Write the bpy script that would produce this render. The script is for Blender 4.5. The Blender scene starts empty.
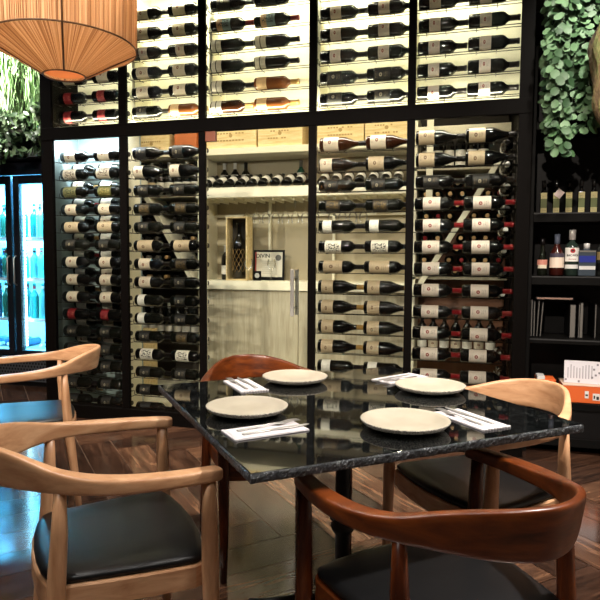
import bpy, bmesh, math, random
from mathutils import Vector, Matrix, Euler
random.seed(7)
C = bpy.context.scene.collection
PI = math.pi
rad = math.radians

# ------------------------------------------------------------------ materials
MATS = {}
def lin(c):
    return tuple((x/12.92 if x <= .04045 else ((x+.055)/1.055)**2.4) for x in [v/255 for v in c])
def mat(name, rgb=(128, 128, 128), rough=.5, metal=0., spec=.5, **kw):
    m = bpy.data.materials.new(name); m.use_nodes = True
    b = m.node_tree.nodes['Principled BSDF']
    b.inputs['Base Color'].default_value = (*lin(rgb), 1)
    b.inputs['Roughness'].default_value = rough
    b.inputs['Metallic'].default_value = metal
    b.inputs['Specular IOR Level'].default_value = spec
    for k, v in kw.items():
        b.inputs[k.replace('_', ' ')].default_value = v
    MATS[name] = m
    return m
class N:
    """short-hand for building node trees"""
    def __init__(s, m):
        s.t = m.node_tree; s.n = s.t.nodes; s.l = s.t.links; s.b = s.n.get('Principled BSDF')
    def new(s, typ, **kw):
        n = s.n.new('ShaderNode'+typ)
        for k, v in kw.items(): setattr(n, k, v)
        return n
    def link(s, a, b): s.l.new(a, b)
    def coord(s, out='Object', scale=(1, 1, 1), rot=(0, 0, 0)):
        tc = s.new('TexCoord'); mp = s.new('Mapping')
        mp.inputs['Scale'].default_value = scale; mp.inputs['Rotation'].default_value = rot
        s.link(tc.outputs[out], mp.inputs['Vector']); return mp.outputs['Vector']
    def noise(s, vec, scale=5, detail=4, rough=.55, dist=0.):
        n = s.new('TexNoise'); s.link(vec, n.inputs['Vector'])
        n.inputs['Scale'].default_value = scale; n.inputs['Detail'].default_value = detail
        n.inputs['Roughness'].default_value = rough; n.inputs['Distortion'].default_value = dist
        return n.outputs['Fac']
    def ramp(s, fac, stops):
        r = s.new('ValToRGB'); e = r.color_ramp.elements
        while len(e) < len(stops): e.new(.5)
        for k, (p, c) in enumerate(stops):
            e[k].position = p; e[k].color = (*lin(c), 1)
        s.link(fac, r.inputs['Fac']); return r.outputs['Color']
    def mix(s, fac, a, b, mode='MIX'):
        m = s.new('Mix', data_type='RGBA', blend_type=mode)
        if hasattr(fac, 'is_output'): s.link(fac, m.inputs['Factor'])
        else: m.inputs['Factor'].default_value = fac
        for sock, v in ((m.inputs['A'], a), (m.inputs['B'], b)):
            if hasattr(v, 'is_output'): s.link(v, sock)
            else: sock.default_value = (*lin(v), 1)
        return m.outputs['Result']
    def math(s, op, a, b=None, c=None):
        m = s.new('Math', operation=op)
        for k, v in enumerate((a, b, c)):
            if v is None: continue
            if hasattr(v, 'is_output'): s.link(v, m.inputs[k])
            else: m.inputs[k].default_value = v
        return m.outputs[0]
    def base(s, col): s.link(col, s.b.inputs['Base Color'])
    def rough(s, f): s.link(f, s.b.inputs['Roughness'])
    def bump(s, h, strength=.3, dist=.01):
        b = s.new('Bump'); b.inputs['Strength'].default_value = strength; b.inputs['Distance'].default_value = dist
        s.link(h, b.inputs['Height']); s.link(b.outputs['Normal'], s.b.inputs['Normal'])

def wood(name, dark, mid, light, scale=(1, 1, 1), ns=6, rough=.35, coord='Object'):
    m = mat(name, mid, rough); n = N(m)
    v = n.coord(coord, scale)
    f = n.noise(v, ns, 5, .6, .6)
    n.base(n.ramp(f, [(.3, dark), (.5, mid), (.7, light)]))
    n.bump(f, .08, .002)
    return m
def emit(name, rgb, strength):
    m = mat(name, (0, 0, 0)); n = N(m)
    n.b.inputs['Emission Color'].default_value = (*lin(rgb), 1)
    n.b.inputs['Emission Strength'].default_value = strength
    return m
def glass(name, tint=(255, 255, 255), ior=1.35, rough=.0, gain=1.):
    m = bpy.data.materials.new(name); m.use_nodes = True; n = N(m)
    n.n.remove(n.b)
    out = [x for x in n.n if x.type == 'OUTPUT_MATERIAL'][0]
    tr = n.new('BsdfTransparent'); tr.inputs['Color'].default_value = (*lin(tint), 1)
    gl = n.new('BsdfGlossy'); gl.inputs['Roughness'].default_value = rough
    fr = n.new('Fresnel'); fr.inputs['IOR'].default_value = ior
    mx = n.new('MixShader')
    n.link(n.math('MULTIPLY', fr.outputs[0], gain), mx.inputs[0])
    n.link(tr.outputs[0], mx.inputs[1]); n.link(gl.outputs[0], mx.inputs[2])
    n.link(mx.outputs[0], out.inputs['Surface'])
    MATS[name] = m
    return m

M_frame = mat('frame_black', (5, 3, 2), .6, 0, .05)
M_black = mat('matte_black', (8, 7, 7), .5, 0, .2)
M_shelf = mat('shelf_black', (7, 6, 5), .55, 0, .1)
M_wire = mat('rack_wire', (46, 42, 38), .3, .9)
M_steel = mat('steel', (196, 194, 188), .38, .75)
M_cutl = mat('cutlery_steel', (176, 172, 168), .38, .7)
M_glass = glass('pane_glass', (250, 252, 250), 1.3)
M_thin = glass('thin_wine_glass', (252, 252, 248), 1.45, .25, .8)
M_iron = mat('cast_iron', (16, 17, 19), .35, .3)
M_cream = mat('cream_board', (236, 230, 206), .55)
M_panel = mat('cream_backing', (242, 238, 216), .6)
M_white = mat('white_board', (150, 166, 166), .6)
M_dark = mat('dark_back', (48, 42, 34), .7)
M_brownback = mat('brown_back', (104, 62, 34), .6)
M_wall = mat('dark_wall', (30, 28, 30), .8)
M_ceil = mat('ceiling_paint', (110, 104, 98), .8)

M_light = wood('beech_light', (172, 122, 84), (196, 148, 108), (212, 166, 126), (3, 3, 14), 3, .32)
M_lightleg = wood('beech_leg', (172, 122, 84), (196, 148, 108), (212, 166, 126), (16, 16, 2.), 3, .32)
M_red = wood('mahogany', (60, 25, 9), (96, 44, 14), (122, 60, 20), (3, 3, 14), 3, .3)
M_redleg = wood('mahogany_leg', (48, 18, 8), (74, 32, 12), (98, 46, 17), (16, 16, 2.), 3, .25)
M_oak = wood('limed_oak', (158, 149, 126), (176, 167, 144), (190, 182, 160), (12, 12, 1.2), 3, .55)
M_crate = wood('pine_crate', (214, 186, 128), (234, 210, 156), (246, 228, 184), (2, 14, 14), 3, .6)

M_leather = mat('black_leather', (12, 12, 13), .36, 0, .38); _n = N(M_leather)
_n.bump(_n.noise(_n.coord('Object'), 160, 3), .12, .001)

def granite(name, edge):
    m = mat(name, (14, 15, 15), .03 if not edge else .3, 0, .6, IOR=2.1 if not edge else 1.5); n = N(m)
    v = n.coord('Object')
    f = n.noise(v, 70 if not edge else 190, 6, .75); g = n.noise(v, 9 if not edge else 40, 4, .6, 1.5)
    k = n.math('MULTIPLY', f, n.math('MULTIPLY_ADD', g, .7, .55))
    if edge:
        n.base(n.ramp(k, [(.34, (20, 22, 24)), (.52, (62, 66, 70)), (.66, (210, 212, 214))]))
        n.bump(f, .8, .006)
    else:
        n.base(n.ramp(k, [(.44, (9, 10, 10)), (.58, (24, 26, 26)), (.72, (92, 92, 88))]))
    return m
M_gran = granite('polished_black_granite', False)
M_graned = granite('chipped_granite_edge', True)

M_plate = mat('stoneware', (222, 210, 186), .5, 0, .3); _n = N(M_plate)
_f = _n.noise(_n.coord('Object'), 9, 3); _n.base(_n.ramp(_f, [(.35, (160, 150, 131)), (.65, (172, 163, 144))]))
M_rim = mat('stoneware_grey', (150, 146, 134), .5); _n = N(M_rim)
_f = _n.noise(_n.coord('Object'), 240, 2); _n.base(_n.ramp(_f, [(.42, (96, 92, 84)), (.6, (190, 182, 166))]))
M_napkin = mat('white_paper', (206, 200, 200), .8)

# herringbone wood-look floor
M_floor = mat('plank_floor', (70, 48, 36), .2, 0, .7, IOR=1.85); _n = N(M_floor)
_uv = _n.coord('UV', (1.2, 14, 1)); _f = _n.noise(_uv, 2.4, 6, .62, .9)
_a = _n.new('Attribute', attribute_name='tone')
_k = _n.math('ADD', _n.math('MULTIPLY', _f, .85), _n.math('MULTIPLY_ADD', _a.outputs['Fac'], .34, -.1))
_n.base(_n.ramp(_k, [(.3, (38, 25, 19)), (.5, (68, 46, 34)), (.64, (100, 70, 51)), (.78, (152, 114, 84))]))
_n.rough(_n.math('MULTIPLY_ADD', _f, .1, .09)); _n.bump(_f, .04, .001)
M_grout = mat('grout', (112, 94, 76), .7)

# bottles
def bglass(name, rgb, rough=.09, **kw): return mat(name, rgb, rough, 0, .6, **kw)
G_dark = bglass('dark_green_glass', (13, 14, 11)); G_black = bglass('black_glass', (9, 9, 9))
G_brown = bglass('brown_glass', (48, 24, 11)); G_amber = bglass('amber_glass', (104, 60, 30), .1)
G_green = bglass('green_glass', (40, 92, 74), .1); G_clear = bglass('clear_glass', (150, 160, 158), .08)
def capm(name, rgb): return mat(name, rgb, .35, .2)
K_black = capm('cap_black', (22, 18, 18)); K_red = capm('cap_red', (130, 22, 28)); K_gold = capm('cap_gold', (166, 130, 74))
K_tan = capm('cap_tan', (198, 160, 112)); K_white = capm('cap_white', (224, 222, 218)); K_grey = capm('cap_grey', (120, 116, 108))

def label_mat(name, base, ink=(70, 60, 52), dot=None, lines=True, pattern=None, band=None, rough=.6, gloss=0.):
    """u runs along the bottle (0 at its base), v around it"""
    m = mat(name, base, rough); n = N(m)
    tc = n.new('TexCoord'); sx = n.new('SeparateXYZ'); n.link(tc.outputs['UV'], sx.inputs[0])
    u, v = sx.outputs[0], sx.outputs[1]
    col = n.mix(0., base, base)
    def rect(u0, u1, v0, v1):
        a = n.math('MULTIPLY', n.math('GREATER_THAN', u, u0), n.math('LESS_THAN', u, u1))
        b = n.math('MULTIPLY', n.math('GREATER_THAN', v, v0), n.math('LESS_THAN', v, v1))
        return n.math('MULTIPLY', a, b)
    if band: col = n.mix(rect(band[1], band[2], 0, 1), col, band[0])
    if pattern:
        cb = n.new('CombineXYZ'); n.link(u, cb.inputs[0]); n.link(n.math('MULTIPLY', v, 1.6), cb.inputs[1])
        f = n.noise(cb.outputs[0], 9, 3, .6)
        col = n.mix(n.math('MULTIPLY', n.math('GREATER_THAN', f, .52), rect(.1, .9, .3, .7)), col, pattern)
    if lines:   # small print running round the bottle
        cb = n.new('CombineXYZ'); n.link(n.math('MULTIPLY', u, 16), cb.inputs[0]); n.link(n.math('MULTIPLY', v, 90), cb.inputs[1])
        w = n.noise(cb.outputs[0], 1., 1)
        tx = n.math('MULTIPLY', n.math('GREATER_THAN', w, .5), n.math('GREATER_THAN', n.math('SINE', n.math('MULTIPLY', u, 70)), .35))
        for r in ((.58, .86, .40, .60), (.08, .2, .36, .64)):
            col = n.mix(n.math('MULTIPLY', n.math('MULTIPLY', tx, rect(*r)), .75), col, ink)
    if dot:
        du = n.math('SUBTRACT', u, .42); dv = n.math('MULTIPLY', n.math('SUBTRACT', v, .5), 1.25)
        d = n.math('SQRT', n.math('ADD', n.math('MULTIPLY', du, du), n.math('MULTIPLY', dv, dv)))
        col = n.mix(n.math('MULTIPLY', n.math('LESS_THAN', d, .10), n.math('GREATER_THAN', d, .035)), col, dot)
    n.base(col)
    return m
L_cream = label_mat('label_cream', (214, 200, 178), dot=(120, 60, 40))
L_bord = label_mat('label_chateau', (216, 202, 190), dot=(140, 44, 40), ink=(60, 50, 46))
L_red = label_mat('label_red', (118, 14, 22), ink=(214, 150, 120))
L_black = label_mat('label_black', (24, 22, 20), ink=(150, 130, 100), dot=(150, 140, 120))
L_gold = label_mat('label_gold_print', (40, 32, 20), ink=(170, 140, 80), pattern=(96, 76, 40))
L_pale = label_mat('label_pale', (204, 196, 178), band=((60, 50, 40), .4, .5), ink=(120, 106, 90))
L_blue = label_mat('label_blue', (120, 142, 146), band=((200, 160, 120), .0, .4), pattern=(60, 70, 70))
L_tan = label_mat('label_tan', (186, 166, 136), ink=(92, 74, 56), dot=(110, 84, 60))
L_white = label_mat('label_white', (228, 224, 214), ink=(90, 84, 76))
L_fig = label_mat('label_figure', (226, 220, 206), pattern=(30, 28, 26))
L_olive = label_mat('label_olive', (92, 92, 44), pattern=(160, 140, 80), ink=(190, 180, 120))
L_vee = label_mat('label_vee', (206, 192, 172), pattern=(70, 40, 34))
L_leaf = label_mat('label_leaf', (120, 116, 74), pattern=(40, 46, 28))
L_amber = label_mat('label_amber', (214, 178, 130), ink=(120, 70, 40))

# ------------------------------------------------------------------ mesh helpers
class MB:
    def __init__(s): s.b = bmesh.new(); s.uv = None
    def face(s, vs, mi=0, smooth=False):
        try: f = s.b.faces.new(vs)
        except ValueError: return None
        f.material_index = mi; f.smooth = smooth; return f
    def box(s, x0, x1, y0, y1, z0, z1, mi=0, mtx=None, bev=0.):
        t = bmesh.new()
        bmesh.ops.create_cube(t, size=1)
        bmesh.ops.scale(t, vec=(abs(x1-x0), abs(y1-y0), abs(z1-z0)), verts=t.verts)
        bmesh.ops.translate(t, vec=((x0+x1)/2, (y0+y1)/2, (z0+z1)/2), verts=t.verts)
        if bev: bmesh.ops.bevel(t, geom=t.edges[:], offset=bev, segments=2, affect='EDGES', profile=.6)
        s.merge(t, mi, mtx); return s
    def merge(s, t, mi=0, mtx=None, smooth=None):
        mp = {}
        for v in t.verts: mp[v] = s.b.verts.new(mtx @ v.co if mtx else v.co)
        for f in t.faces:
            g = s.face([mp[v] for v in f.verts], mi, f.smooth if smooth is None else smooth)
        t.free()
    def lathe(s, prof, seg=20, mi=0, mtx=None, smooth=True, a0=0, a1=2*PI, cap=True):
        """prof: (z, r) pairs"""
        full = abs(a1-a0-2*PI) < 1e-6
        nn = seg if full else seg+1
        rings = []
        for z, r in prof:
            ring = []
            for k in range(nn):
                a = a0+(a1-a0)*k/seg
                p = Vector((r*math.cos(a), r*math.sin(a), z))
                ring.append(s.b.verts.new(mtx @ p if mtx else p))
            rings.append(ring)
        for a, b in zip(rings, rings[1:]):
            for k in range(seg):
                j = (k+1) % nn
                s.face([a[k], a[j], b[j], b[k]], mi, smooth)
        if cap and full:
            s.face(rings[0][::-1], mi); s.face(rings[-1], mi)
        return s
    def tube(s, pts, r, seg=8, mi=0, cap=True):
        pts = [Vector(p) for p in pts]; rs = r if isinstance(r, (list, tuple)) else [r]*len(pts)
        rings = []; prev = None
        for i, p in enumerate(pts):
            t = (pts[min(i+1, len(pts)-1)]-pts[max(i-1, 0)]).normalized()
            if prev is None:
                n = t.cross(Vector((0, 0, 1)))
                if n.length < .1: n = t.cross(Vector((1, 0, 0)))
            else: n = prev - t*prev.dot(t)
            n.normalize(); prev = n; bn = t.cross(n)
            rings.append([s.b.verts.new(p+(n*math.cos(2*PI*k/seg)+bn*math.sin(2*PI*k/seg))*rs[i]) for k in range(seg)])
        for a, b in zip(rings, rings[1:]):
            for k in range(seg): s.face([a[k], a[(k+1) % seg], b[(k+1) % seg], b[k]], mi, True)
        if cap: s.face(rings[0][::-1], mi); s.face(rings[-1], mi)
        return s
    def layers(s, rings, mi=0, smooth=True, cap=True):
        """rings of equally many points, skinned"""
        R = [[s.b.verts.new(p) for p in r] for r in rings]; n = len(R[0])
        for a, b in zip(R, R[1:]):
            for k in range(n): s.face([a[k], a[(k+1) % n], b[(k+1) % n], b[k]], mi, smooth)
        if cap: s.face(R[0][::-1], mi, False); s.face(R[-1], mi, False)
        return s
    def prism(s, pts, z0, z1, mi=0, mtx=None):
        f = lambda p, z: (mtx @ Vector((p[0], p[1], z))) if mtx else Vector((p[0], p[1], z))
        return s.layers([[f(p, z0) for p in pts], [f(p, z1) for p in pts]], mi, False)
    def mesh(s, name, mats):
        me = bpy.data.meshes.new(name)
        bmesh.ops.recalc_face_normals(s.b, faces=s.b.faces)
        s.b.to_mesh(me); s.b.free()
        for m in (mats if isinstance(mats, (list, tuple)) else [mats]): me.materials.append(m)
        return me
    def build(s, name, mats, parent=None, loc=(0, 0, 0), rot=(0, 0, 0)):
        return obj(name, s.mesh(name, mats), parent, loc, rot)
def obj(name, me, parent=None, loc=(0, 0, 0), rot=(0, 0, 0)):
    o = bpy.data.objects.new(name, me); C.objects.link(o)
    o.location = loc; o.rotation_euler = rot
    if parent: o.parent = parent
    return o
def tag(o, label, cat, group=None, kind=None):
    o['label'] = label; o['category'] = cat
    if group: o['group'] = group
    if kind: o['kind'] = kind
    return o
def thing(name, label, cat, loc=(0, 0, 0), rz=0, group=None):
    return tag(obj(name, None, None, loc, (0, 0, rz)), label, cat, group)
def struct(o, label=None):
    o['kind'] = 'structure'
    if label: o['label'] = label
    return o
def dup(root, loc, rot=None, label=None, group=None):
    r = root.copy(); C.objects.link(r); r.location = loc
    if rot is not None: r.rotation_euler = rot
    if label: r['label'] = label
    if group: r['group'] = group
    for ch in list(root.children):
        c = ch.copy(); C.objects.link(c); c.parent = r
        for g in list(ch.children):
            d = g.copy(); C.objects.link(d); d.parent = c
    return r
ORD = 'first second third fourth fifth sixth seventh eighth ninth tenth eleventh twelfth thirteenth fourteenth fifteenth sixteenth seventeenth eighteenth nineteenth twentieth'.split()
def catmull(P, n):
    out = []
    for i in range(len(P)-1):
        p0, p1, p2, p3 = P[max(i-1, 0)], P[i], P[i+1], P[min(i+2, len(P)-1)]
        for k in range(n):
            t = k/n
            out.append([.5*((2*b)+(-a+c)*t+(2*a-5*b+4*c-d)*t*t+(-a+3*b-3*c+d)*t**3) for a, b, c, d in zip(p0, p1, p2, p3)])
    out.append(list(P[-1])); return out

# ------------------------------------------------------------------ camera
y_, p_, r_ = rad(15.79), rad(3.84), rad(-.34)
fw = Vector((-math.sin(y_)*math.cos(p_), math.cos(y_)*math.cos(p_), -math.sin(p_)))
rt = Vector((math.cos(y_), math.sin(y_), 0)); up = rt.cross(fw)
rt2 = rt*math.cos(r_)-up*math.sin(r_); up2 = up*math.cos(r_)+rt*math.sin(r_)
cam = bpy.data.objects.new('camera', bpy.data.cameras.new('camera')); C.objects.link(cam)
cam.data.sensor_width = 36; cam.data.lens = 36; cam.data.clip_start = .02
mw = Matrix((rt2, up2, -fw)).transposed().to_4x4(); mw.translation = (0, 0, 1.2)
cam.matrix_world = mw
bpy.context.scene.camera = cam

# ------------------------------------------------------------------ the room
XL, XR, YF, YB, ZC = -6.2, 2.2, -2.6, 5.45, 3.25
def slab(name, *b, m=M_wall, label=None, bev=0): return struct(MB().box(*b, bev=bev).build(name, m), label)
slab('floor', XL, XR, YF, YB, -.06, -.003, m=M_grout, label='dark wood-look herringbone plank floor')
fl = MB(); uvl = fl.b.loops.layers.uv.new('UVMap'); tl = fl.b.loops.layers.float_color.new('tone')
CELL, NP, ANG = .195, 6, rad(-46)
ca, sa = math.cos(ANG), math.sin(ANG)
for i in range(-70, 70):
    for j in range(-70, 70):
        t = (i-j) % (2*NP)
        if t == 0: w, h = NP, 1
        elif t == 2*NP-1: w, h = 1, NP
        else: continue
        cx, cy = (i+w/2)*CELL, (j+h/2)*CELL
        X, Y = cx*ca-cy*sa-1.6, cx*sa+cy*ca+1.6
        if not (XL+.4 < X < XR-.35 and YF+.4 < Y < YB-.4): continue
        g = .0016; x0, x1, y0, y1 = i*CELL+g, (i+w)*CELL-g, j*CELL+g, (j+h)*CELL-g
        vs = [fl.b.verts.new((px*ca-py*sa-1.6, px*sa+py*ca+1.6, 0)) for px, py in ((x0, y0), (x1, y0), (x1, y1), (x0, y1))]
        f = fl.face(vs); ou, ov, tn = random.uniform(0, 60), random.uniform(0, 60), random.random()
        L, W = (x1-x0, y1-y0) if w > h else (y1-y0, x1-x0)
        for lp, k in zip(f.loops, range(4)):
            a = ((0, 0), (L, 0), (L, W), (0, W)) if w > h else ((0, 0), (0, W), (L, W), (L, 0))
            lp[uvl].uv = (a[k][0]+ou, a[k][1]+ov); lp[tl] = (tn, tn, tn, 1)
struct(fl.build('trim_1', M_floor), 'herringbone floor planks')
slab('ceiling', XL, XR, YF, YB, ZC, ZC+.06, m=M_ceil)
slab('wall_back', XL, XR, YB, YB+.1, 0, ZC)
M_beige = mat('beige_wall', (150, 138, 124), .8)
slab('wall_left', XL-.1, XL, YF, YB, 0, ZC, m=M_beige)
slab('wall_right', XR, XR+.1, YF, YB, 0, ZC, m=M_beige)
slab('wall_front', XL, XR, YF-.1, YF, 0, ZC, m=M_beige)

# ------------------------------------------------------------------ the wine wall frame
YW = 3.84
POSTS = [(-3.1, -3.005), (-2.442, -2.383), (-1.82, -1.768), (-1.035, -.985), (-.399, -.351), (.258, .335)]
PD = .032
tn = 2
for a, b in POSTS:
    slab('trim_%d' % tn, a, b, YW, YW+PD, .1, 3.2, m=M_frame, label='black frame post of the wine wall', bev=.003); tn += 1
slab('trim_%d' % tn, -3.1, .335, YW-.004, YW+PD, 2.072, 2.163, m=M_frame, label='black crossbar of the wine wall', bev=.003); tn += 1
slab('trim_%d' % tn, -3.1, .335, YW-.004, YW+PD, 3.12, 3.2, m=M_frame); tn += 1
slab('trim_%d' % tn, -3.1, .335, YW-.01, YW+.08, 0, .1, m=M_frame, label='black plinth of the wine wall', bev=.003); tn += 1
SECT = [(POSTS[i][1], POSTS[i+1][0]) for i in range(5)]
wn = 1
for i, (a, b) in enumerate(SECT):
    for z0, z1 in ((.1, 2.078), (2.163, 3.12)):
        if i == 2 and z0 < 1: continue
        struct(MB().box(a, b, YW+.013, YW+.019, z0, z1).build('window_%d' % wn, M_glass), 'clear glass panel of the wine wall'); wn += 1
# glass door
d = struct(obj('door_1', None, None, (SECT[2][0], YW+.012, .1)), 'frameless glass door in the wine wall')
w = SECT[2][1]-SECT[2][0]
MB().box(.004, w-.004, 0, .008, .004, 1.972).build('glass_panel', M_glass, d)
h = MB()
for yy in (-.055, .06):
    h.box(.545+.095-.012, .545+.095+.012, yy-.008, yy+.008, 0.725, 1.035, bev=.003)
for z in (.78, .98): h.tube([(.64, -.05, z), (.64, .056, z)], .006)
h.build('handle', M_steel, d)
MB().box(.0, .075, -.012, .02, 1.905, 1.972, bev=.003).build('hinge', mat('copper_hinge', (128, 66, 38), .45), d)
# closet shell
YC = 4.24
slab('wall_closet_back', -3.04, .275, 5.3, 5.34, 0, 2.5, m=M_dark)
slab('wall_closet_left', -3.1, -3.06, YW+PD, 5.34, 0, 3.2, m=M_frame)
slab('trim_%d' % tn, -3.06, -3.05, YW+PD, 4.22, .05, 2.16, m=M_white); tn += 1
slab('wall_closet_right', .29, .335, YW+PD, 5.34, 0, 3.2, m=M_frame)
slab('ceiling_closet', -3.06, .29, YC, 5.34, 2.46, 2.5, m=M_cream)
slab('trim_%d' % tn, -3.06, .29, YC, YC+.03, 2.185, 3.2, m=M_panel, label='cream backing behind the upper wine racks'); tn += 1
slab('trim_%d' % tn, -3.06, .29, YW+.075, YC+.03, 2.165, 2.183, m=M_cream); tn += 1
for k in (1, 2, 3, 4):
    xm = sum(POSTS[k])/2
    slab('trim_%d' % tn, xm-.012, xm+.012, YW+.16, YC, 2.183, 3.2, m=M_panel); tn += 1
slab('trim_%d' % tn, -3.06, -2.50, 4.22, 4.24, .02, 2.16, m=M_white, label='white backing behind the leftmost wine rack'); tn += 1
slab('trim_%d' % tn, -2.53, -2.50, 4.02, 4.22, .02, 2.16, m=M_cream, label='cream partition beside the leftmost wine rack'); tn += 1
slab('trim_%d' % tn, -3.06, .29, YW+.08, 5.3, .0, .05, m=M_cream); tn += 1

# ------------------------------------------------------------------ bottles
PROF = {
 'bordeaux': [(0, .030), (.003, .0345), (.008, .0365), (.178, .0368), (.193, .0355), (.205, .030), (.214, .022), (.222, .0165), (.232, .0145), (.272, .0135), (.273, .015), (.284, .015), (.286, .013)],
 'burgundy': [(0, .034), (.003, .039), (.008, .041), (.140, .0412), (.158, .039), (.180, .031), (.202, .022), (.222, .0165), (.240, .0148), (.270, .0138), (.272, .0155), (.284, .015), (.286, .013)],
}
PROF = {k: [(z*1.09, r*1.04) for z, r in v] for k, v in PROF.items()}
def axis(mode):
    if mode == 'z': return Matrix.Identity(4)
    if mode == 'x': return Matrix.Rotation(PI/2, 4, 'Y')                    # neck to +X
    if mode == '-y': return Matrix.Rotation(PI/2, 4, 'X')                   # neck towards the room
    if mode == 'y': return Matrix.Rotation(-PI/2, 4, 'X')                   # base towards the room
CACHE = {}
def body_mesh(kind, mode, gm):
    k = ('b', kind, mode, gm.name)
    if k not in CACHE: CACHE[k] = MB().lathe(PROF[kind], 20, mtx=axis(mode)).mesh('bottle', gm)
    return CACHE[k]
def cap_mesh(kind, mode, km, z0=.25):
    k = ('c', kind, mode, km.name, z0)
    if k not in CACHE:
        pr = [(z, r+.0008) for z, r in PROF[kind] if z >= z0]
        pr[-1] = (.3126, .0143)
        CACHE[k] = MB().lathe(pr, 16, mtx=axis(mode)).mesh('capsule', km)
    return CACHE[k]
def lab_mesh(kind, mode, lm, z0, z1, span=200):
    k = ('l', kind, mode, lm.name, z0, z1, span)
    if k not in CACHE:
        m = MB(); uv = m.b.loops.layers.uv.new('UVMap'); ax = axis(mode)
        r0 = max(r for z, r in PROF[kind])+.0007; seg = 14
        mid = -PI/2
        a0, a1 = mid-rad(span)/2, mid+rad(span)/2
        grid = []
        for zi in (z0, z1):
            grid.append([m.b.verts.new(ax @ Vector((r0*math.cos(a0+(a1-a0)*q/seg), r0*math.sin(a0+(a1-a0)*q/seg), zi))) for q in range(seg+1)])
        for q in range(seg):
            f = m.face([grid[0][q], grid[0][q+1], grid[1][q+1], grid[1][q]], 0, True)
            for lp, (uu, vv) in zip(f.loops, ((0, q/seg), (0, (q+1)/seg), (1, (q+1)/seg), (1, q/seg))): lp[uv].uv = (uu, vv)
        CACHE[k] = m.mesh('label', lm)
    return CACHE[k]
def bottle(kind, mode, gm, lm, z01, km, loc, label, group, rot=(0, 0, 0), cat='wine bottle', name='wine_bottle', span=200):
    o = tag(obj(name, body_mesh(kind, mode, gm), None, loc, rot), label, cat, group)
    if lm: obj('label', lab_mesh(kind, mode, lm, *z01, span), o)
    if km: obj('capsule', cap_mesh(kind, mode, km), o)
    return o
ST = {  # code: kind, glass, label, label range, capsule, words
 'C': ('bordeaux', G_black, L_cream, (.045, .145), K_black, 'cream-labelled'),
 'E': ('bordeaux', G_black, L_bord, (.055, .165), K_red, 'cream-labelled'),
 'e': ('bordeaux', G_black, L_bord, (.070, .140), K_black, 'cream-labelled'),
 'R': ('bordeaux', G_black, L_red, (.050, .120), K_black, 'red-labelled'),
 'K': ('bordeaux', G_black, L_black, (.05, .15), K_black, 'black-labelled'),
 'G': ('bordeaux', G_dark, L_gold, (.05, .145), K_black, 'gold-printed dark'),
 'N': ('bordeaux', G_dark, L_black, (.04, .13), K_black, 'plain dark'),
 'A': ('bordeaux', G_amber, L_amber, (.02, .09), K_gold, 'amber'),
 'P': ('bordeaux', G_dark, L_pale, (.012, .085), K_black, 'pale-labelled'),
 'p': ('bordeaux', G_brown, L_pale, (.012, .085), K_gold, 'pale-labelled brown'),
 'B': ('bordeaux', G_black, L_blue, (.05, .15), K_red, 'blue-labelled'),
 'T': ('burgundy', G_black, L_tan, (.025, .105), K_gold, 'tan-labelled'),
 't': ('bordeaux', G_black, L_tan, (.035, .165), K_black, 'tan-labelled'),
 'W': ('bordeaux', G_dark, L_white, (.03, .09), K_black, 'white-labelled'),
 'F': ('bordeaux', G_black, L_fig, (.045, .155), K_black, 'white-labelled'),
 'O': ('bordeaux', G_dark, L_olive, (.04, .16), K_black, 'olive-labelled'),
 'V': ('bordeaux', G_black, L_vee, (.03, .15), K_black, 'cream-labelled'),
 'L': ('bordeaux', G_dark, L_leaf, (.03, .15), K_black, 'leaf-patterned'),
 'D': ('burgundy', G_black, L_black, (.03, .12), K_black, 'plain dark'),
 'S': ('burgundy', G_black, L_cream, (.01, .09), K_black, 'cream-labelled'),
 's': ('burgundy', G_black, L_tan, (.02, .12), K_black, 'tan-labelled'),
 'Q': ('burgundy', G_brown, L_cream, (.03, .13), K_black, 'cream-labelled brown'),
}
PANEL = ['leftmost panel beside the fridge', 'panel left of the glass door', 'panel over the glass door', 'panel right of the glass door', 'rightmost panel beside the black shelves']
UP = ['RR RR CC CC CC CC', 'NA CC CC ee CC CC', 'pA PA PP PP BB KK', 'KK KK ee ee ee ee', 'ee ee ee ee ee ee']
LOW = ['CC VV LO CC tt NN CC CC CC RR NN NN NN NN NN', 'DD SS NN GG NN tt CG CN WN WN NG FF NN NN NN', None,
       'QQ Ss NN GG WW FF tt TT TT TT TT WW NN', 'ss ss KK EE EE EE EE EE EE EE EE EE EE']
LZ = [(1.9654, .1323), (1.967, .1341), None, (1.9653, .1351), (1.9792, .1386)]
YBOT = 3.94+.02
PITCH = [.289, .291, .322, .313, .305]
SQ = [.92, .925, 1, 1, .97]
def rack(i, rows, upper):
    a, b = SECT[i]
    o = thing('bottle_rack', 'black wire bottle rack filling the %s %s' % ('upper' if upper else 'lower', PANEL[i]), 'wine rack', (a, YBOT, 2.17 if upper else .12), 0, 'wire bottle racks in the wine wall')
    oz = 2.17 if upper else .12
    for z, r in rows:
        m = MB(); zz = z-oz-r-.0032
        for yy in (-.022, .022):
            m.tube([(-.014, yy, zz+.035), (-.014, yy, zz+.008), (-.008, yy, zz), (b-a+.008, yy, zz)], .0026, 6)
        for x in (-.014, b-a+.008): m.tube([(x, YW+PD-YBOT-.004, zz), (x, .03, zz)], .0026, 6)
        for x in (.05, .17, PITCH[i]+.05, PITCH[i]+.17):
            if x < b-a: m.tube([(x, -.026, zz), (x, 0, zz-.004), (x, .05, zz-.002)], .0026, 6)
        m.build('rack_row', M_wire, o)
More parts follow.
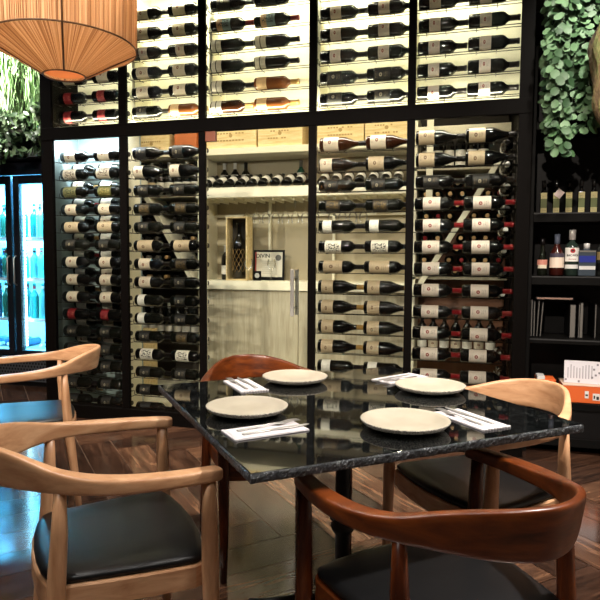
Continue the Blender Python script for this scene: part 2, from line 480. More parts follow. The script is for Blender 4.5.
for i, (a, b) in enumerate(SECT):
    for upper in (True, False):
        spec = (UP if upper else LOW)[i]
        if not spec: continue
        rows = []; fat = 1.13 if upper else 1.07
        for k, pair in enumerate(spec.split()):
            z = 2.259+.1385*k if upper else LZ[i][0]-LZ[i][1]*k
            if z < .08: continue
            rr = fat*max(max(r for _, r in PROF[ST[q][0]]) for q in pair)
            rows.append((z, rr))
            for q, c in enumerate(pair):
                kind, gm, lm, zr, km, words = ST[c]
                x = a-.002+q*PITCH[i]+random.uniform(0, .004)
                lb = '%s %s bottle, %s row %s the crossbar, %s' % (('left', 'right')[q], words, ORD[k], 'above' if upper else 'below', PANEL[i])
                rz = fat*max(r for _, r in PROF[kind])
                bottle(kind, 'x', gm, lm, zr, km, (x, YBOT, z-rr+rz), lb, 'bottles lying in the wine wall racks', (random.uniform(-.25, .25), 0, random.uniform(-.012, .012))).scale = (SQ[i], fat, fat)
        rack(i, rows, upper)
# second layer behind the leftmost panel: white-labelled bottles on the white backing
for k in range(14):
    z = 1.90-.1323*k
    for q in range(2):
        x = -3.035+q*.242+random.uniform(-.008, .008)
        if k > 11 and q: continue
        lb = '%s white-labelled bottle, %s row of the second layer behind the leftmost panel' % (('left', 'right')[q], ORD[k])
        bottle('bordeaux', 'x', G_dark, [L_white, L_cream, L_white][(k+q) % 3], (.03, .15), [K_black, K_red, K_gold][(k*2+q) % 3], (x, 4.13, z), lb, 'second layer bottles behind the leftmost panel', (random.uniform(-.6, .6), random.uniform(.03, .1), random.uniform(-.04, .04))).scale = (.76, 1, 1)
t = thing('bottle_rack', 'dark wire rack holding the second layer behind the leftmost panel', 'wine rack', (-3.04, 4.13, .1), 0, 'wire bottle racks in the wine wall')
m = MB()
for k in range(14):
    z = 1.90-.1323*k-.1-.0395
    for yy in (-.022, .022): m.tube([(0, yy, z-.003), (.505, yy, z-.037)], .0026, 6)
m.build('rack_row', M_wire, t)
for x in (.0, .50): MB().box(x-.006, x+.006, .05, .062, -.05, 1.95).build('upright', M_wire, t)

# ------------------------------------------------------------------ inside the wine closet
# built-in cabinet seen through the door and the panel right of it
CX0, CX1, CY = -2.33, -.47, 4.9
t = thing('display_cabinet', 'pale limed oak cabinet with counter and bottle shelf behind the glass door', 'cabinet', (CX0, CY, .05))
W = CX1-CX0
nd = 2
for k in range(nd):
    MB().box(k*W/nd+.003, (k+1)*W/nd-.003, 0, .02, .05, .88, bev=.002).build('cabinet_door', M_oak, t)
MB().box(0, W, .02, .36, 0, .88).box(0, W, .02, .36, 0, .05).build('carcass', M_oak, t)
MB().box(-.01, W+.01, -.02, .39, .886, .964, bev=.003).build('countertop', M_cream, t)
MB().box(0, W, .36, .38, .964, 2.3).build('back_panel', mat('beige_back', (176, 164, 136), .6), t)
for x in (0, W-.03):
    MB().box(x, x+.03, 0, .36, .964, 2.05).build('side_panel', M_cream, t)
MB().box(W*.55, W*.55+.03, .02, .36, 1.774, 2.05).build('divider', M_cream, t)
MB().box(-.01, W+.01, -.02, .36, 1.684, 1.772, bev=.003).build('shelf', M_cream, t)
MB().box(-.01, W+.01, -.02, .36, 2.052, 2.107, bev=.003).build('shelf', M_cream, t)
hr = MB()
for k in range(20): hr.box(.05+k*.09, .065+k*.09, .04, .34, 1.66, 1.683)
hr.build('glass_rail', M_cream, t)
MB().box(0, W, .30, .34, 1.54, 1.56).box(W*.3, W*.3+.02, .30, .34, .964, 1.68).box(W*.62, W*.62+.02, .30, .34, .964, 1.68).build('lattice', M_cream, t)
# lying display bottles
for k in range(17):
    x = CX0+.07+k*.105
    kind = 'bordeaux'
    lb = '%s white-labelled display bottle from the left on the cabinet shelf' % ORD[k]
    bottle(kind, 'y', G_black, L_white, (.075, .165), K_black, (x, CY+.005, 1.842), lb, 'display bottles lying on the cabinet shelf', (rad(22), 0, random.uniform(-.04, .04)), span=220)
t2 = thing('bottle_cradle', 'dark sloping cradle under the row of display bottles', 'rack', (CX0, CY, 1.795))
MB().tube([(.03, .05, -.014), (W-.03, .05, -.014)], .004).tube([(.03, .17, .035), (W-.03, .17, .035)], .004).build('rail', M_wire, t2)
g = MB()
for x in (.035, W/2, W-.035): g.box(x-.004, x+.004, .04, .2, -.022, -.018).box(x-.004, x+.004, .165, .175, -.022, .035)
g.build('foot', M_wire, t2)
for k, (x, c) in enumerate([(-2.2075, K_white), (-2.1025, K_white), (-1.9975, K_black), (-1.4725, K_grey), (-.7375, K_black)]):
    bottle('bordeaux', 'z', [G_dark, G_dark, G_dark, G_green, G_dark][k], L_white, (.12, .20), c, (x, 5.215, 1.7725), ['leftmost upright bottle behind the lying display bottles', 'second upright bottle from the left behind the lying bottles', 'green upright bottle third from left behind the lying bottles', 'green upright bottle at the right end of the niche', 'upright bottle at far right behind the lying bottles'][k], 'upright bottles at the back of the niche')
# crates on top of the cabinet
def crate(x0, x1, y, z, h, label, dp=.26, group='wooden wine crates on the cabinet'):
    t = thing('wooden_crate', label, 'crate', ((x0+x1)/2, y, z), 0, group); w = (x1-x0)/2
    MB().box(-w, w, 0, .012, .0, h-.014, bev=.002).box(-w, w, dp-.012, dp, 0, h-.014, bev=.002).box(-w, w, .012, dp-.012, 0, .012).box(-w, -w+.012, .012, dp-.012, .012, h-.014).box(w-.012, w, .012, dp-.012, .012, h-.014).build('crate_body', M_crate, t)
    MB().box(-w-.003, w+.003, -.003, dp+.003, h-.013, h, bev=.002).build('crate_lid', M_crate, t)
    s = MB(); ww = w*.55
    for r_ in range(2):
        for q in range(9):
            if random.random() < .8: s.box(-ww+q*ww*2/9, -ww+(q+.7)*ww*2/9, -.0012, 0, h*(.62-.3*r_), h*(.62-.3*r_)+.012)
    s.lathe([(0, .016), (.0012, .016)], 14, mtx=Matrix.Translation((0, 0, h*.55)) @ Matrix.Rotation(PI/2, 4, 'X'))
    s.build('stamped_mark', mat('crate_stamp', (176, 146, 92), .7), t)
crate(-2.26, -1.79, CY+.02, 2.159, .2, 'pine wine crate at the left on top of the cabinet')
crate(-1.775, -1.38, CY+.02, 2.159, .2, 'pine wine crate in the middle on top of the cabinet')
crate(-1.25, -.86, CY+.02, 2.159, .2, 'pine wine crate right of the middle on top of the cabinet')
crate(-.85, -.5, CY+.02, 2.159, .2, 'pine wine crate at the right end on top of the cabinet')
# hanging wine glasses
GP = [(0, .032), (.002, .033), (.004, .006), (.012, .0035), (.085, .0035), (.095, .008), (.11, .026), (.13, .036), (.15, .038), (.19, .031)]
gm_ = MB().lathe(GP, 18, cap=False).mesh('wine_glass', M_thin)
gu_ = MB().lathe(GP, 18, cap=False, mtx=Matrix.Scale(-1, 4, (0, 0, 1))).mesh('wine_glass', M_thin)
for k in range(12):
    x = CX0+.102+k*.09+(.36 if k > 7 else .30)
    tag(obj('wine_glass', gu_, None, (x, CY+.16, 1.709)), '%s clear wine glass from the left hanging under the shelf' % ORD[k], 'wine glass', 'wine glasses hanging under the shelf')
for x, s in ((-1.855, 'left of the printed card'), (-1.645, 'right of the printed card')):
    tag(obj('wine_glass', gm_, None, (x, CY+.01, 1.0145)), 'clear wine glass standing on the counter %s' % s, 'wine glass')
# open wooden box with bottles
t = thing('wooden_box', 'open pale wooden box holding a netted bottle on the cabinet counter', 'box', (-1.985, CY+.05, 1.0145))
MB().box(-.088, .088, .13, .14, 0, .55).build('back_board', M_dark, t)
MB().box(-.1, -.088, 0, .14, 0, .56).box(.088, .1, 0, .14, 0, .56).box(-.088, .088, 0, .14, .548, .56).box(-.088, .088, 0, .14, 0, .012).build('box_frame', M_crate, t)
big = [(0, .05), (.004, .06), (.29, .06), (.33, .054), (.37, .026), (.40, .02), (.48, .02), (.482, .022), (.495, .022)]
o = tag(MB().lathe(big, 20).build('wine_bottle', G_black, None, (-1.985, CY+.115, 1.0275)), 'large dark bottle with gold netting in the open wooden box', 'wine bottle')
m = MB()
for k in range(10):
    for s in (1, -1):
        m.tube([(.0605*math.cos(2*PI*k/10+s*q*.3), .0605*math.sin(2*PI*k/10+s*q*.3), .06+q*.034) for q in range(7)], .0014, 4)
m.build('netting', K_gold, o)
for k, x in enumerate((-2.075, )):
    bottle('bordeaux', 'z', G_dark, L_white, (.05, .13), K_white, (-2.15, CY+.2, 1.0145), 'white-capped bottle on the counter left of the open wooden box', None)
# printed card in black frame, with a small black card before it
t = thing('framed_card', 'white printed card in a black frame on the cabinet counter', 'framed card', (-1.735, CY+.19, 1.0165), 0)
t.rotation_euler = (rad(-4), 0, 0)
MB().box(-.145, .145, 0, .02, 0, .27, bev=.003).build('frame', M_black, t)
MB().box(-.128, .128, -.003, 0, .028, .25).build('card', mat('card_white', (206, 202, 188), .5), t)
m = MB().box(-.128, -.115, -.004, -.003, .028, .25)
m.build('red_strip', mat('card_red', (150, 60, 60), .5), t)
MB().lathe([(0, .027), (.0015, .027)], 20, mtx=Matrix.Translation((.09, -.003, .2)) @ Matrix.Rotation(PI/2, 4, 'X')).build('round_seal', mat('seal_grey', (96, 96, 94), .5), t)
ln = MB()
for k in range(7):
    ww = random.uniform(.06, .1); ln.box(-.02-ww*.6, -.02+ww, -.0042, -.003, .06+k*.018, .063+k*.018)
ln.build('print_lines', mat('card_ink', (150, 146, 134), .6), t)
def text_mesh(s, size, mm, depth=.0006, bold=False):
    cu = bpy.data.curves.new('txt', 'FONT'); cu.body = s; cu.size = size; cu.extrude = depth; cu.align_x = 'CENTER'
    if bold: cu.offset = size*.02
    o = bpy.data.objects.new('txt', cu); C.objects.link(o)
    dg = bpy.context.evaluated_depsgraph_get()
    me = bpy.data.meshes.new_from_object(o.evaluated_get(dg)); bpy.data.objects.remove(o)
    me.materials.clear(); me.materials.append(mm); me.name = 'lettering'
    return me
M_ink = mat('ink_black', (26, 24, 24), .5)
obj('lettering', text_mesh('DIVIN', .05, M_ink, bold=True), t, (-.055, -.0035, .2), (PI/2, 0, 0))
t = thing('table_sign', 'small black card with white disc before the printed card', 'sign', (-1.795, CY+.06, 1.0145))
MB().box(-.037, .037, 0, .006, 0, .085).build('card', M_black, t)
MB().lathe([(0, .022), (.0015, .022)], 18, mtx=Matrix.Translation((0, 0, .045)) @ Matrix.Rotation(PI/2, 4, 'X')).build('disc', K_white, t)

# left bay: bin rack with a diagonal board, seen through the panel left of the door
t = thing('bin_rack', 'dark diamond bin rack with pale diagonal boards left of the cabinet', 'wine rack', (-3.02, 4.9, .05), 0)
MB().box(0, .66, .36, .38, 0, 2.3).build('back_panel', M_dark, t)
for z in (.42, .92, 1.70, 2.06): MB().box(0, .66, 0, .36, z, z+.02).build('shelf', M_oak if z < 2 else M_cream, t)
DIA = [((-2.98, 2.02), (-2.36, .985))]
def board(parent, x0, z0, x1, z1, w, y0, y1, m, ox, oz):
    dx, dz = x1-x0, z1-z0; L = math.hypot(dx, dz); nx, nz = -dz/L*w/2, dx/L*w/2
    mb = MB(); P4 = [(x0+nx, z0+nz), (x1+nx, z1+nz), (x1-nx, z1-nz), (x0-nx, z0-nz)]
    mb.layers([[Vector((px-ox, yy, pz-oz)) for px, pz in P4] for yy in (y0, y1)], smooth=False)
    return mb.build('diagonal_board', m, parent)
board(t, -2.97, 1.98, -2.37, .99, .04, -.02, .3, M_cream, -3.02, .05)
def ends(xs, zs, y, skip, mode, km, where, group, gm=G_dark):
    n = 0
    for r_, z in enumerate(zs):
        cnt = 0
        for x in xs:
            xx = x+(.04 if r_ % 2 else 0)+random.uniform(-.006, .006)
            if skip(xx, z): continue
            cnt += 1
            bottle('bordeaux', mode, gm, None, None, km[random.randrange(len(km))], (xx, y, z), '%s bottle from the left in %s layer from the top, %s' % (ORD[cnt-1], ORD[r_], where), group, (0, 0, 0))
zl = [1.64, 1.555, 1.47, 1.385, 1.30, 1.215, 1.13, 1.04]
dline = lambda x: 1.98+(x+2.97)*(-.99/.6)
ends([-2.95+.09*k for k in range(7)], zl, 5.19, lambda x, z: abs(z-dline(x)) < .13 or x > -2.36, '-y', [K_black, K_black, K_grey, K_tan], 'left bin rack', 'bottles stacked in the left bin rack')
for k in range(7):
    bottle('bordeaux', 'z', G_dark, L_white if k != 1 else L_tan, (.045, .13), [K_black, K_white][k % 2], (-2.95+k*.088, 5.05, 1.772), '%s upright bottle from the left on the top shelf of the left bin rack' % ORD[k], 'upright bottles over the left bin rack', )
for k in range(7):
    bottle('bordeaux', 'z', G_dark, L_white, (.04, .10), K_white if k % 2 else K_black, (-2.95+k*.088, 5.02, .4925), '%s upright bottle from the left on the low shelf of the left bin rack' % ORD[k], 'upright bottles under the left bin rack')
crate(-2.99, -2.72, 4.62, .05, .13, 'printed pine crate at the bottom of the left closet stack', .24, 'crates stacked on the closet floor')
crate(-2.99, -2.72, 4.62, .181, .13, 'printed pine crate second from the bottom of the left closet stack', .24, 'crates stacked on the closet floor')
crate(-2.99, -2.72, 4.62, .312, .13, 'printed pine crate third from the bottom of the left closet stack', .24, 'crates stacked on the closet floor')
crate(-2.99, -2.72, 4.62, .443, .13, 'printed pine crate on top of the left closet stack', .24, 'crates stacked on the closet floor')
crate(-2.98, -2.62, 4.93, 2.131, .19, 'pine crate on top of the left bin rack at the left', .26)
tag(MB().box(-.11, .11, 0, .24, 0, .2, bev=.004).build('cardboard_box', mat('orange_card', (190, 104, 48), .6), None, (-2.46, 4.93, 2.1315)), 'orange cardboard box on top of the left bin rack', 'box')

# right bay: bin rack seen through the rightmost panel
t = thing('bin_rack', 'brown bin rack with pale diagonal boards right of the cabinet', 'wine rack', (-.455, 4.9, .05), 0)
MB().box(0, .73, .36, .38, 0, 1.86).build('back_panel', M_brownback, t)
MB().box(0, .73, .36, .38, 1.86, 2.3).build('upper_back_panel', M_dark, t)
for z in (.38, 1.0, 1.86): MB().box(0, .73, 0, .36, z, z+.02).build('shelf', M_oak, t)
MB().box(0, .73, -.01, .012, 2.13, 2.20).build('top_beam', M_cream, t)
MB().box(.105, .155, -.03, -.012, 1.60, 2.35).build('upright_post', M_cream, t)
MB().box(0, .03, 0, .36, .05, 2.3).build('side_panel', M_cream, t)
dl2 = lambda x: .93+(x+.43)*(1.1/.66)
board(t, -.42, .95, .25, 2.06, .04, -.02, .05, M_cream, -.455, .05)
zr = [1.81-.0865*k for k in range(9)]
ends([-.39+.093*k for k in range(7)], zr, 5.20, lambda x, z: abs(z-dl2(x)) < .06 or x > .24, '-y', [K_tan, K_tan, K_tan, K_red], 'right bin rack', 'bottles stacked in the right bin rack')
for k in range(6):
    bottle('bordeaux', 'z', G_black, L_white, (.03, .15), K_black if k else K_red, (-.36+k*.088, 5.04, 1.932), '%s upright white-labelled bottle from the left over the right bin rack' % ORD[k], 'upright bottles over the right bin rack')
for k in range(7):
    bottle('bordeaux', 'z', G_black, [L_white, L_cream][k % 2], (.04, .12), K_black, (-.37+k*.09, 5.02, .4525), '%s upright bottle from the left on the shelf under the right bin rack' % ORD[k], 'upright bottles under the right bin rack')
# end-on rack on the right side wall of the closet
t = thing('bottle_rack', 'narrow end-on bottle rack on the closet side wall at the right', 'wine rack', (.235, 4.1, .1), 0, 'wire bottle racks in the wine wall')
for yy in (0, .42): MB().box(.035, .05, yy-.006, yy+.006, -.05, 2.0).build('upright', M_wire, t)
for k in range(13):
    z = 1.985-.1386*k
    km = K_red if k > 7 else [K_black, K_white, K_grey][k % 3]
    bottle('bordeaux', '-y', G_black, L_white, (.04, .13), km, (.215, 4.40, z-.03), '%s end-on bottle from the top at the right edge of the rightmost panel' % ORD[k], 'end-on bottles at the right edge of the wine wall', (0, 0, random.uniform(-.03, .03)))
    m = MB()
    for yy in (.1, .22): m.tube([(.035, yy, z-.03-.1-.039), (-.055, yy, z-.03-.1-.039)], .0026, 6)
    for xx in (-.04, .0): m.tube([(xx, .02, z-.03-.1-.036-.006), (xx, .27, z-.03-.1-.036-.006)], .0022, 6)
    m.build('rack_row', M_wire, t)

# ------------------------------------------------------------------ drinks fridge at the left
FX, FY = -4.06, 4.62
t = thing('drinks_fridge', 'black two-door glass drinks fridge glowing cyan at the left', 'fridge', (FX, FY, 0))
MB().box(-.68, .68, .06, .72, 1.99, 2.05).box(-.68, -.64, .06, .72, .30, 1.99).box(.64, .68, .06, .72, .30, 1.99).box(-.68, .68, .68, .72, .30, 1.99).box(-.68, .68, .06, .72, .28, .32).build('cabinet_body', M_black, t)
MB().box(-.68, .68, .0, .06, 1.955, 2.07, bev=.006).build('header', mat('fridge_header', (26, 28, 40), .4), t)
M_lin = mat('fridge_liner', (190, 214, 220), .5)
MB().box(-.64, .64, .66, .68, .32, 1.99).box(-.64, -.63, .07, .66, .32, 1.99).box(.63, .64, .07, .66, .32, 1.99).box(-.64, .64, .07, .66, .32, .33).box(-.64, .64, .07, .66, 1.98, 1.99).build('liner', M_lin, t)
for s in (-1, 1):
    x0, x1 = sorted((s*.012, s*.66))
    dd = MB().box(x0, x0+.062, 0, .05, .30, 1.95, bev=.004).box(x1-.062, x1, 0, .05, .30, 1.95, bev=.004).box(x0+.062, x1-.062, 0, .05, 1.875, 1.95, bev=.004).box(x0+.062, x1-.062, 0, .05, .30, .345, bev=.004).build('fridge_door', mat('fridge_frame', (24, 27, 34), .35, .3), t)
    MB().box(x0+.062, x1-.062, .02, .028, .345, 1.875).build('glass_panel', M_glass, dd)
    led = MB()
    for k in range(46): led.box(x0+.066, x0+.078, .052, .06, .38+k*.032, .40+k*.032)
    led.build('light_strip', emit('fridge_led', (170, 235, 255), 22), dd)
    MB().tube([(s*.036, -.004, .95), (s*.036, -.035, .97), (s*.036, -.035, 1.2), (s*.036, -.004, 1.22)], .007).build('handle', M_steel, dd)
    for z in (.62, 1.0, 1.38):
        sh = MB()
        for k in range(11): sh.tube([(min(x0, x1)+.03, .1+k*.052, z), (max(x0, x1)-.03, .1+k*.052, z)], .003, 5)
        sh.box(x0+.03, x1-.03, .09, .094, z-.014, z+.016).build('wire_shelf', K_white, t)
gr = MB(); gx = [-.66+.033*k for k in range(41)]
gr.box(-.68, .68, .03, .05, .05, .28)
gr.build('grille', mat('grille_grey', (74, 76, 80), .45, .4), t)
hm = MB()
for r_ in range(7):
    for k in range(40):
        hm.lathe([(0, .0105), (.0015, .0105)], 8, mtx=Matrix.Translation((-.645+k*.033+(.0165 if r_ % 2 else 0), .031, .07+r_*.03)) @ Matrix.Rotation(PI/2, 4, 'X'), smooth=False)
hm.build('grille_holes', M_black, t)
MB().box(-.66, .66, .06, .7, 0.0, .28).build('base', M_black, t)
def fbottle(x, y, z, h, r, gm, km, lab, label):
    s = h/.286; pr = [(zz*s, rr*r/.0368) for zz, rr in PROF['bordeaux']]
    o = tag(MB().lathe(pr, 14).build('drink_bottle', gm, None, (x, y, z)), label, 'bottle', 'drinks in the glowing fridge')
    MB().lathe([(h*.15, r+.001), (h*.42, r+.001)], 14, cap=False).build('label', lab, o)
    MB().lathe([(h*.92, r*.42), (h*1.005, r*.42)], 10).build('cap', km, o)
G_cy = bglass('aqua_glass', (90, 190, 196), .15); G_te = bglass('teal_glass', (24, 116, 112), .15); G_bl = bglass('blue_glass', (36, 92, 130), .15)
LW = mat('drink_label_white', (224, 230, 232), .5); LP = mat('drink_label_pink', (206, 120, 130), .5); LT = mat('drink_label_teal', (30, 150, 150), .5)
for sh, (z, y) in enumerate(((1.399, 4.80), (1.019, 4.80), (.639, 4.80))):
    for side, nm in ((-1, 'left'), (1, 'right')):
        for k in range(13):
            x = FX+side*.335-.25+(k*.084 if k < 7 else (k-6.5)*.084); yo = 0 if k < 7 else .13
            gm, lb = [(G_te, LT), (G_cy, LP), (G_te, LW)][sh]
            if sh == 1 and k == 4: gm = G_bl
            h = (.30, .27, .31)[sh]
            fbottle(x, y+yo+random.uniform(-.015, .015), z-.0155, h, .036, [gm, G_cy, gm, G_bl, G_green, gm][k % 6], [K_white, K_black, K_red][(k+sh) % 3], [lb, LW, lb, LP, LW][k % 5], '%s bottle from the left, %s row of the %s shelf, %s fridge door' % (ORD[k if k < 7 else k-7], 'front' if k < 7 else 'rear', ['top', 'middle', 'lower'][sh], nm))
tag(MB().box(-.09, .09, 0, .12, 0, .2, bev=.004).build('drink_carton', LP, None, (FX+.40, 4.99, 1.3835)), 'pink and white carton on the top fridge shelf behind the right door', 'carton')
for side, nm in ((-1, 'left'), (1, 'right')):
    for k in range(5):
        x = FX+side*.335-.2+k*.1
        o = tag(MB().lathe(PROF['bordeaux'], 14, mtx=axis('-y')).build('drink_bottle', G_bl, None, (x, 5.1, .368)), '%s lying bottle from the left at the bottom of the fridge, %s door' % (ORD[k], nm), 'bottle', 'bottles lying at the bottom of the fridge')
        obj('capsule', cap_mesh('bordeaux', '-y', K_white), o)

# ------------------------------------------------------------------ black shelf unit at the right
SX0, SX1, SY0, SY1 = .34, 1.75, 3.98, 4.34
t = thing('shelf_unit', 'tall black shelf unit holding bottles right of the wine wall', 'shelf', (SX0, SY0, 0))
W = SX1-SX0
for x in (0, W-.03): MB().box(x, x+.03, 0, .36, 0, 2.5, bev=.002).build('side_panel', M_shelf, t)
MB().box(.03, W-.03, .34, .36, 0, 2.5).build('back_panel', M_black, t)
for z0, z1 in ((1.44, 1.497), (1.055, 1.108), (.69, .72), (.28, .325), (2.0, 2.05), (0.05, .1)):
    MB().box(.03, W-.03, 0, .34, z0, z1, bev=.002).build('shelf', M_shelf, t)
MB().box(.03, W-.03, .01, .03, .1, .28).build('drawer_front', M_black, t)
for z in (.716, 1.106, 1.495): MB().box(.03, W-.03, -.002, .0, z-.006, z+.002).build('edge_strip', mat('edge_grey', (70, 70, 70), .3, .5), t)
# five slim oil bottles
L_oil = label_mat('label_oil', (196, 184, 128), ink=(70, 84, 40), band=((104, 112, 66), .25, .7))
OILX = (.436, .509, .582, .654, .724, .796, .868)
OB = [(0, .02), (.003, .0235), (.125, .0235), (.14, .018), (.15, .013), (.18, .012), (.182, .014), (.20, .014)]
for k, x in enumerate(OILX):
    nm = ['leftmost', 'second', 'third', 'fourth', 'fifth', 'sixth', 'seventh'][k]
    o = tag(MB().box(-.019, .019, -.019, .019, 0, .135, bev=.003).lathe([(.135, .016), (.147, .011), (.17, .010)], 12).build('oil_bottle', G_black, None, (x, 4.1, 1.4985)), ('%s slim square bottle from the left on the top shelf' % nm if k else 'leftmost slim square bottle with cream-green label on the top shelf'), 'bottle', 'slim square bottles on the top shelf')
    m = MB(); uv = m.b.loops.layers.uv.new('UVMap')
    f = m.face([m.b.verts.new(p) for p in ((-.018, -.0196, .004), (.018, -.0196, .004), (.018, -.0196, .13), (-.018, -.0196, .13))])
    for lp, q in zip(f.loops, ((0, .3), (0, .7), (1, .7), (1, .3))): lp[uv].uv = q
    m.build('label', L_oil, o)
    MB().lathe([(.16, .0125), (.208, .0125)], 12).build('cap', mat('cap_gloss', (20, 19, 18), .15), o)
    if k == 1:
        MB().box(-.022, .022, -.001, .001, -.024, .024).build('price_tag', mat('tag_pink', (226, 206, 200), .6), o, (.014, -.03, .122), (0, rad(38), 0))
# liquor bottles
def liquor(x, prof, gm, label, name='liquor_bottle'):
    return tag(MB().lathe(prof, 22).build(name, gm, None, (x, 4.1, 1.1095)), label, 'bottle', 'liquor bottles on the second shelf')
def wrap(o, z0, z1, r, m, name='label', span=150, dz=0):
    mb = MB().lathe([(z0, r), (z1, r)], 16, a0=-PI/2-rad(span)/2, a1=-PI/2+rad(span)/2, cap=False); return mb.build(name, m, o)
o = liquor(.44, [(0, .026), (.004, .030), (.09, .029), (.115, .019), (.14, .013), (.22, .011), (.222, .013), (.235, .012)], bglass('olive_glass', (20, 22, 15)), 'dark slender bottle with pink badge label, leftmost liquor bottle')
wrap(o, .065, .10, .0312, mat('badge_pink', (196, 130, 112), .5)); wrap(o, .045, .068, .0313, mat('badge_cream', (216, 204, 180), .5), 'lower_label', 110)
MB().lathe([(.19, .0135), (.238, .0135)], 12).build('cap', K_black, o)
o = liquor(.525, [(0, .038), (.004, .043), (.13, .043), (.155, .034), (.18, .018), (.20, .015), (.25, .014)], bglass('ruby_glass', (52, 18, 13)), 'reddish brown liqueur bottle with white label beside the rum bottle')
wrap(o, .05, .12, .0437, mat('paper_cream', (214, 196, 178), .5)); wrap(o, .115, .14, .0442, mat('label_navy', (60, 52, 66), .5), 'upper_label')
MB().lathe([(.20, .0165), (.26, .0165)], 12).build('cap', mat('cap_blue', (110, 120, 140), .4), o)
o = liquor(.612, [(0, .036), (.004, .041), (.17, .041), (.195, .034), (.212, .018), (.225, .016), (.235, .016)], bglass('rum_glass', (36, 48, 42)), 'clear white rum bottle with white cap and red round emblem')
wrap(o, .09, .175, .0417, mat('rum_paper', (226, 222, 214), .5)); wrap(o, .045, .07, .0417, K_white, 'lower_label')
MB().lathe([(.225, .020), (.285, .0205), (.288, .017)], 16).build('cap', K_white, o)
def bend(me, r, zc):
    for v in me.vertices:
        a = v.co.x/r; v.co = Vector(((r+v.co.z)*math.sin(a), -(r+v.co.z)*math.cos(a), v.co.y+zc))
me = text_mesh('BACARDI', .017, M_ink, .0004, True); bend(me, .0421, .122); obj('lettering', me, o)
pl = MB(); M_inkred = mat('ink_red', (150, 40, 40), .5)
for k in range(8): pl.box(-.022+k*.0055, -.0185+k*.0055, -.0025, .0025, 0, .0006)
me = pl.mesh('small_print', M_inkred); bend(me, .0421, .104); obj('small_print', me, o)
em = MB().lathe([(0, .0145), (.001, .0145)], 18).mesh('emblem', mat('emblem_red', (168, 30, 34), .5))
for v in em.vertices: v.co = Vector((v.co.x, v.co.y, v.co.z))
bend(em, .0417, .156); obj('emblem', em, o)
bt = MB()   # the small dark bat in the emblem
bt.layers([[Vector((x, y, .0012)) for x, y in ((-.011, .003), (-.005, .006), (0, .003), (.005, .006), (.011, .003), (.006, -.001), (0, -.006), (-.006, -.001))], [Vector((x, y, .0016)) for x, y in ((-.011, .003), (-.005, .006), (0, .003), (.005, .006), (.011, .003), (.006, -.001), (0, -.006), (-.006, -.001))]], smooth=False)
bm_ = bt.mesh('emblem_bat', M_ink); bend(bm_, .0417, .156); obj('emblem_bat', bm_, o)
o = tag(MB().box(-.05, .05, -.035, .035, 0, .16, bev=.008).lathe([(.158, .03), (.166, .018), (.172, .016)], 16).build('liquor_bottle', bglass('ice_glass', (64, 72, 80)), None, (.697, 4.1, 1.1095)), 'square clear vodka bottle with blue label and silver cap', 'bottle', 'liquor bottles on the second shelf')
MB().box(-.046, .046, -.0365, -.035, .085, .125).build('label', mat('label_cobalt', (26, 40, 130), .4), o)
MB().box(-.046, .046, -.0365, -.035, .04, .062).build('lower_label', K_white, o)
MB().box(-.046, .046, -.0365, -.035, .148, .158).build('upper_label', K_grey, o)
MB().lathe([(.168, .018), (.20, .018), (.203, .015)], 16).build('cap', K_white, o)
o = liquor(.795, [(0, .038), (.004, .042), (.17, .042), (.19, .034), (.21, .016), (.27, .014)], bglass('smoke_glass', (40, 42, 40)), 'tall clear bottle with dark lower label at the photo right edge')
wrap(o, .03, .08, .0428, M_black); wrap(o, .10, .15, .0428, mat('label_gold_soft', (140, 120, 80), .5), 'upper_label')
MB().lathe([(.235, .0155), (.28, .0155)], 12).build('cap', K_grey, o)
# black folders and menu frames on the third shelf
M_edge = mat('folder_edge', (92, 88, 82), .6)
def folder(x, tilt, h, label, th=.012, wide=.22):
    t = thing('menu_folder', label, 'folder', (x, 4.06, .7215), 0, 'black menu folders on the third shelf')
    t.rotation_euler = (0, tilt, 0)
    MB().box(-th/2, th/2, 0, wide, 0.0, h).build('cover', M_black, t)
    MB().box(-th/2+.004, th/2-.004, -.002, .0, .004, h-.004).build('page_edge', M_edge, t)
folder(.384, 0, .235, 'black menu folder leaning at the far left of the third shelf')
folder(.400, 0, .225, 'black menu folder, second upright from the left on the third shelf')
folder(.418, rad(2), .23, 'black menu folder, third upright from the left on the third shelf')
folder(.438, rad(3), .22, 'black menu folder, fourth and slightly tilted from the left')
folder(.625, 0, .21, 'thick folder with pale pages in the middle of the third shelf', .036)
folder(.662, 0, .215, 'tilted folder right of the thick pale-paged folder')
folder(.675, 0, .222, 'folder with pale edge second right of the thick one', .022)
folder(.755, 0, .215, 'single black folder standing alone near the photo right edge')
t = thing('menu_folder', 'black menu folder lying flat on top of the upright folders', 'folder', (.515, 4.05, .958), 0, 'black menu folders on the third shelf')
MB().box(-.11, .11, 0, .2, 0, .018).build('cover', M_black, t)
MB().box(-.105, .105, -.002, 0, .004, .014).build('page_edge', mat('page_brown', (128, 100, 86), .6), t)
# orange carton with a white sheet
t = thing('cardboard_box', 'orange cardboard box with white stickers on the low black shelf', 'box', (.70, 4.0, .3265), 0)
M_or = mat('orange_carton', (206, 92, 36), .5)
MB().box(-.125, .10, 0, .2, 0, .105, bev=.003).build('carton', M_or, t)
MB().box(-.128, .103, -.002, .2, .105, .112).build('carton_lid', mat('carton_pale', (220, 190, 168), .6), t)
MB().box(.0, .022, -.0015, 0, .03, .075).build('sticker', K_white, t)
MB().box(.045, .085, -.0015, 0, .02, .062).build('sticker', K_white, t)
sb = MB().box(.05, .058, -.0025, -.0015, .03, .05).box(.066, .08, -.0025, -.0015, .025, .045).box(.004, .018, -.0025, -.0015, .045, .055)
sb.build('sticker_print', M_ink, t)
t = thing('printed_sheet', 'white printed sheet standing upright on the orange cardboard box', 'sheet', (.695, 4.04, .4405), rad(-4))
t.rotation_euler = (rad(-6), 0, rad(-4))
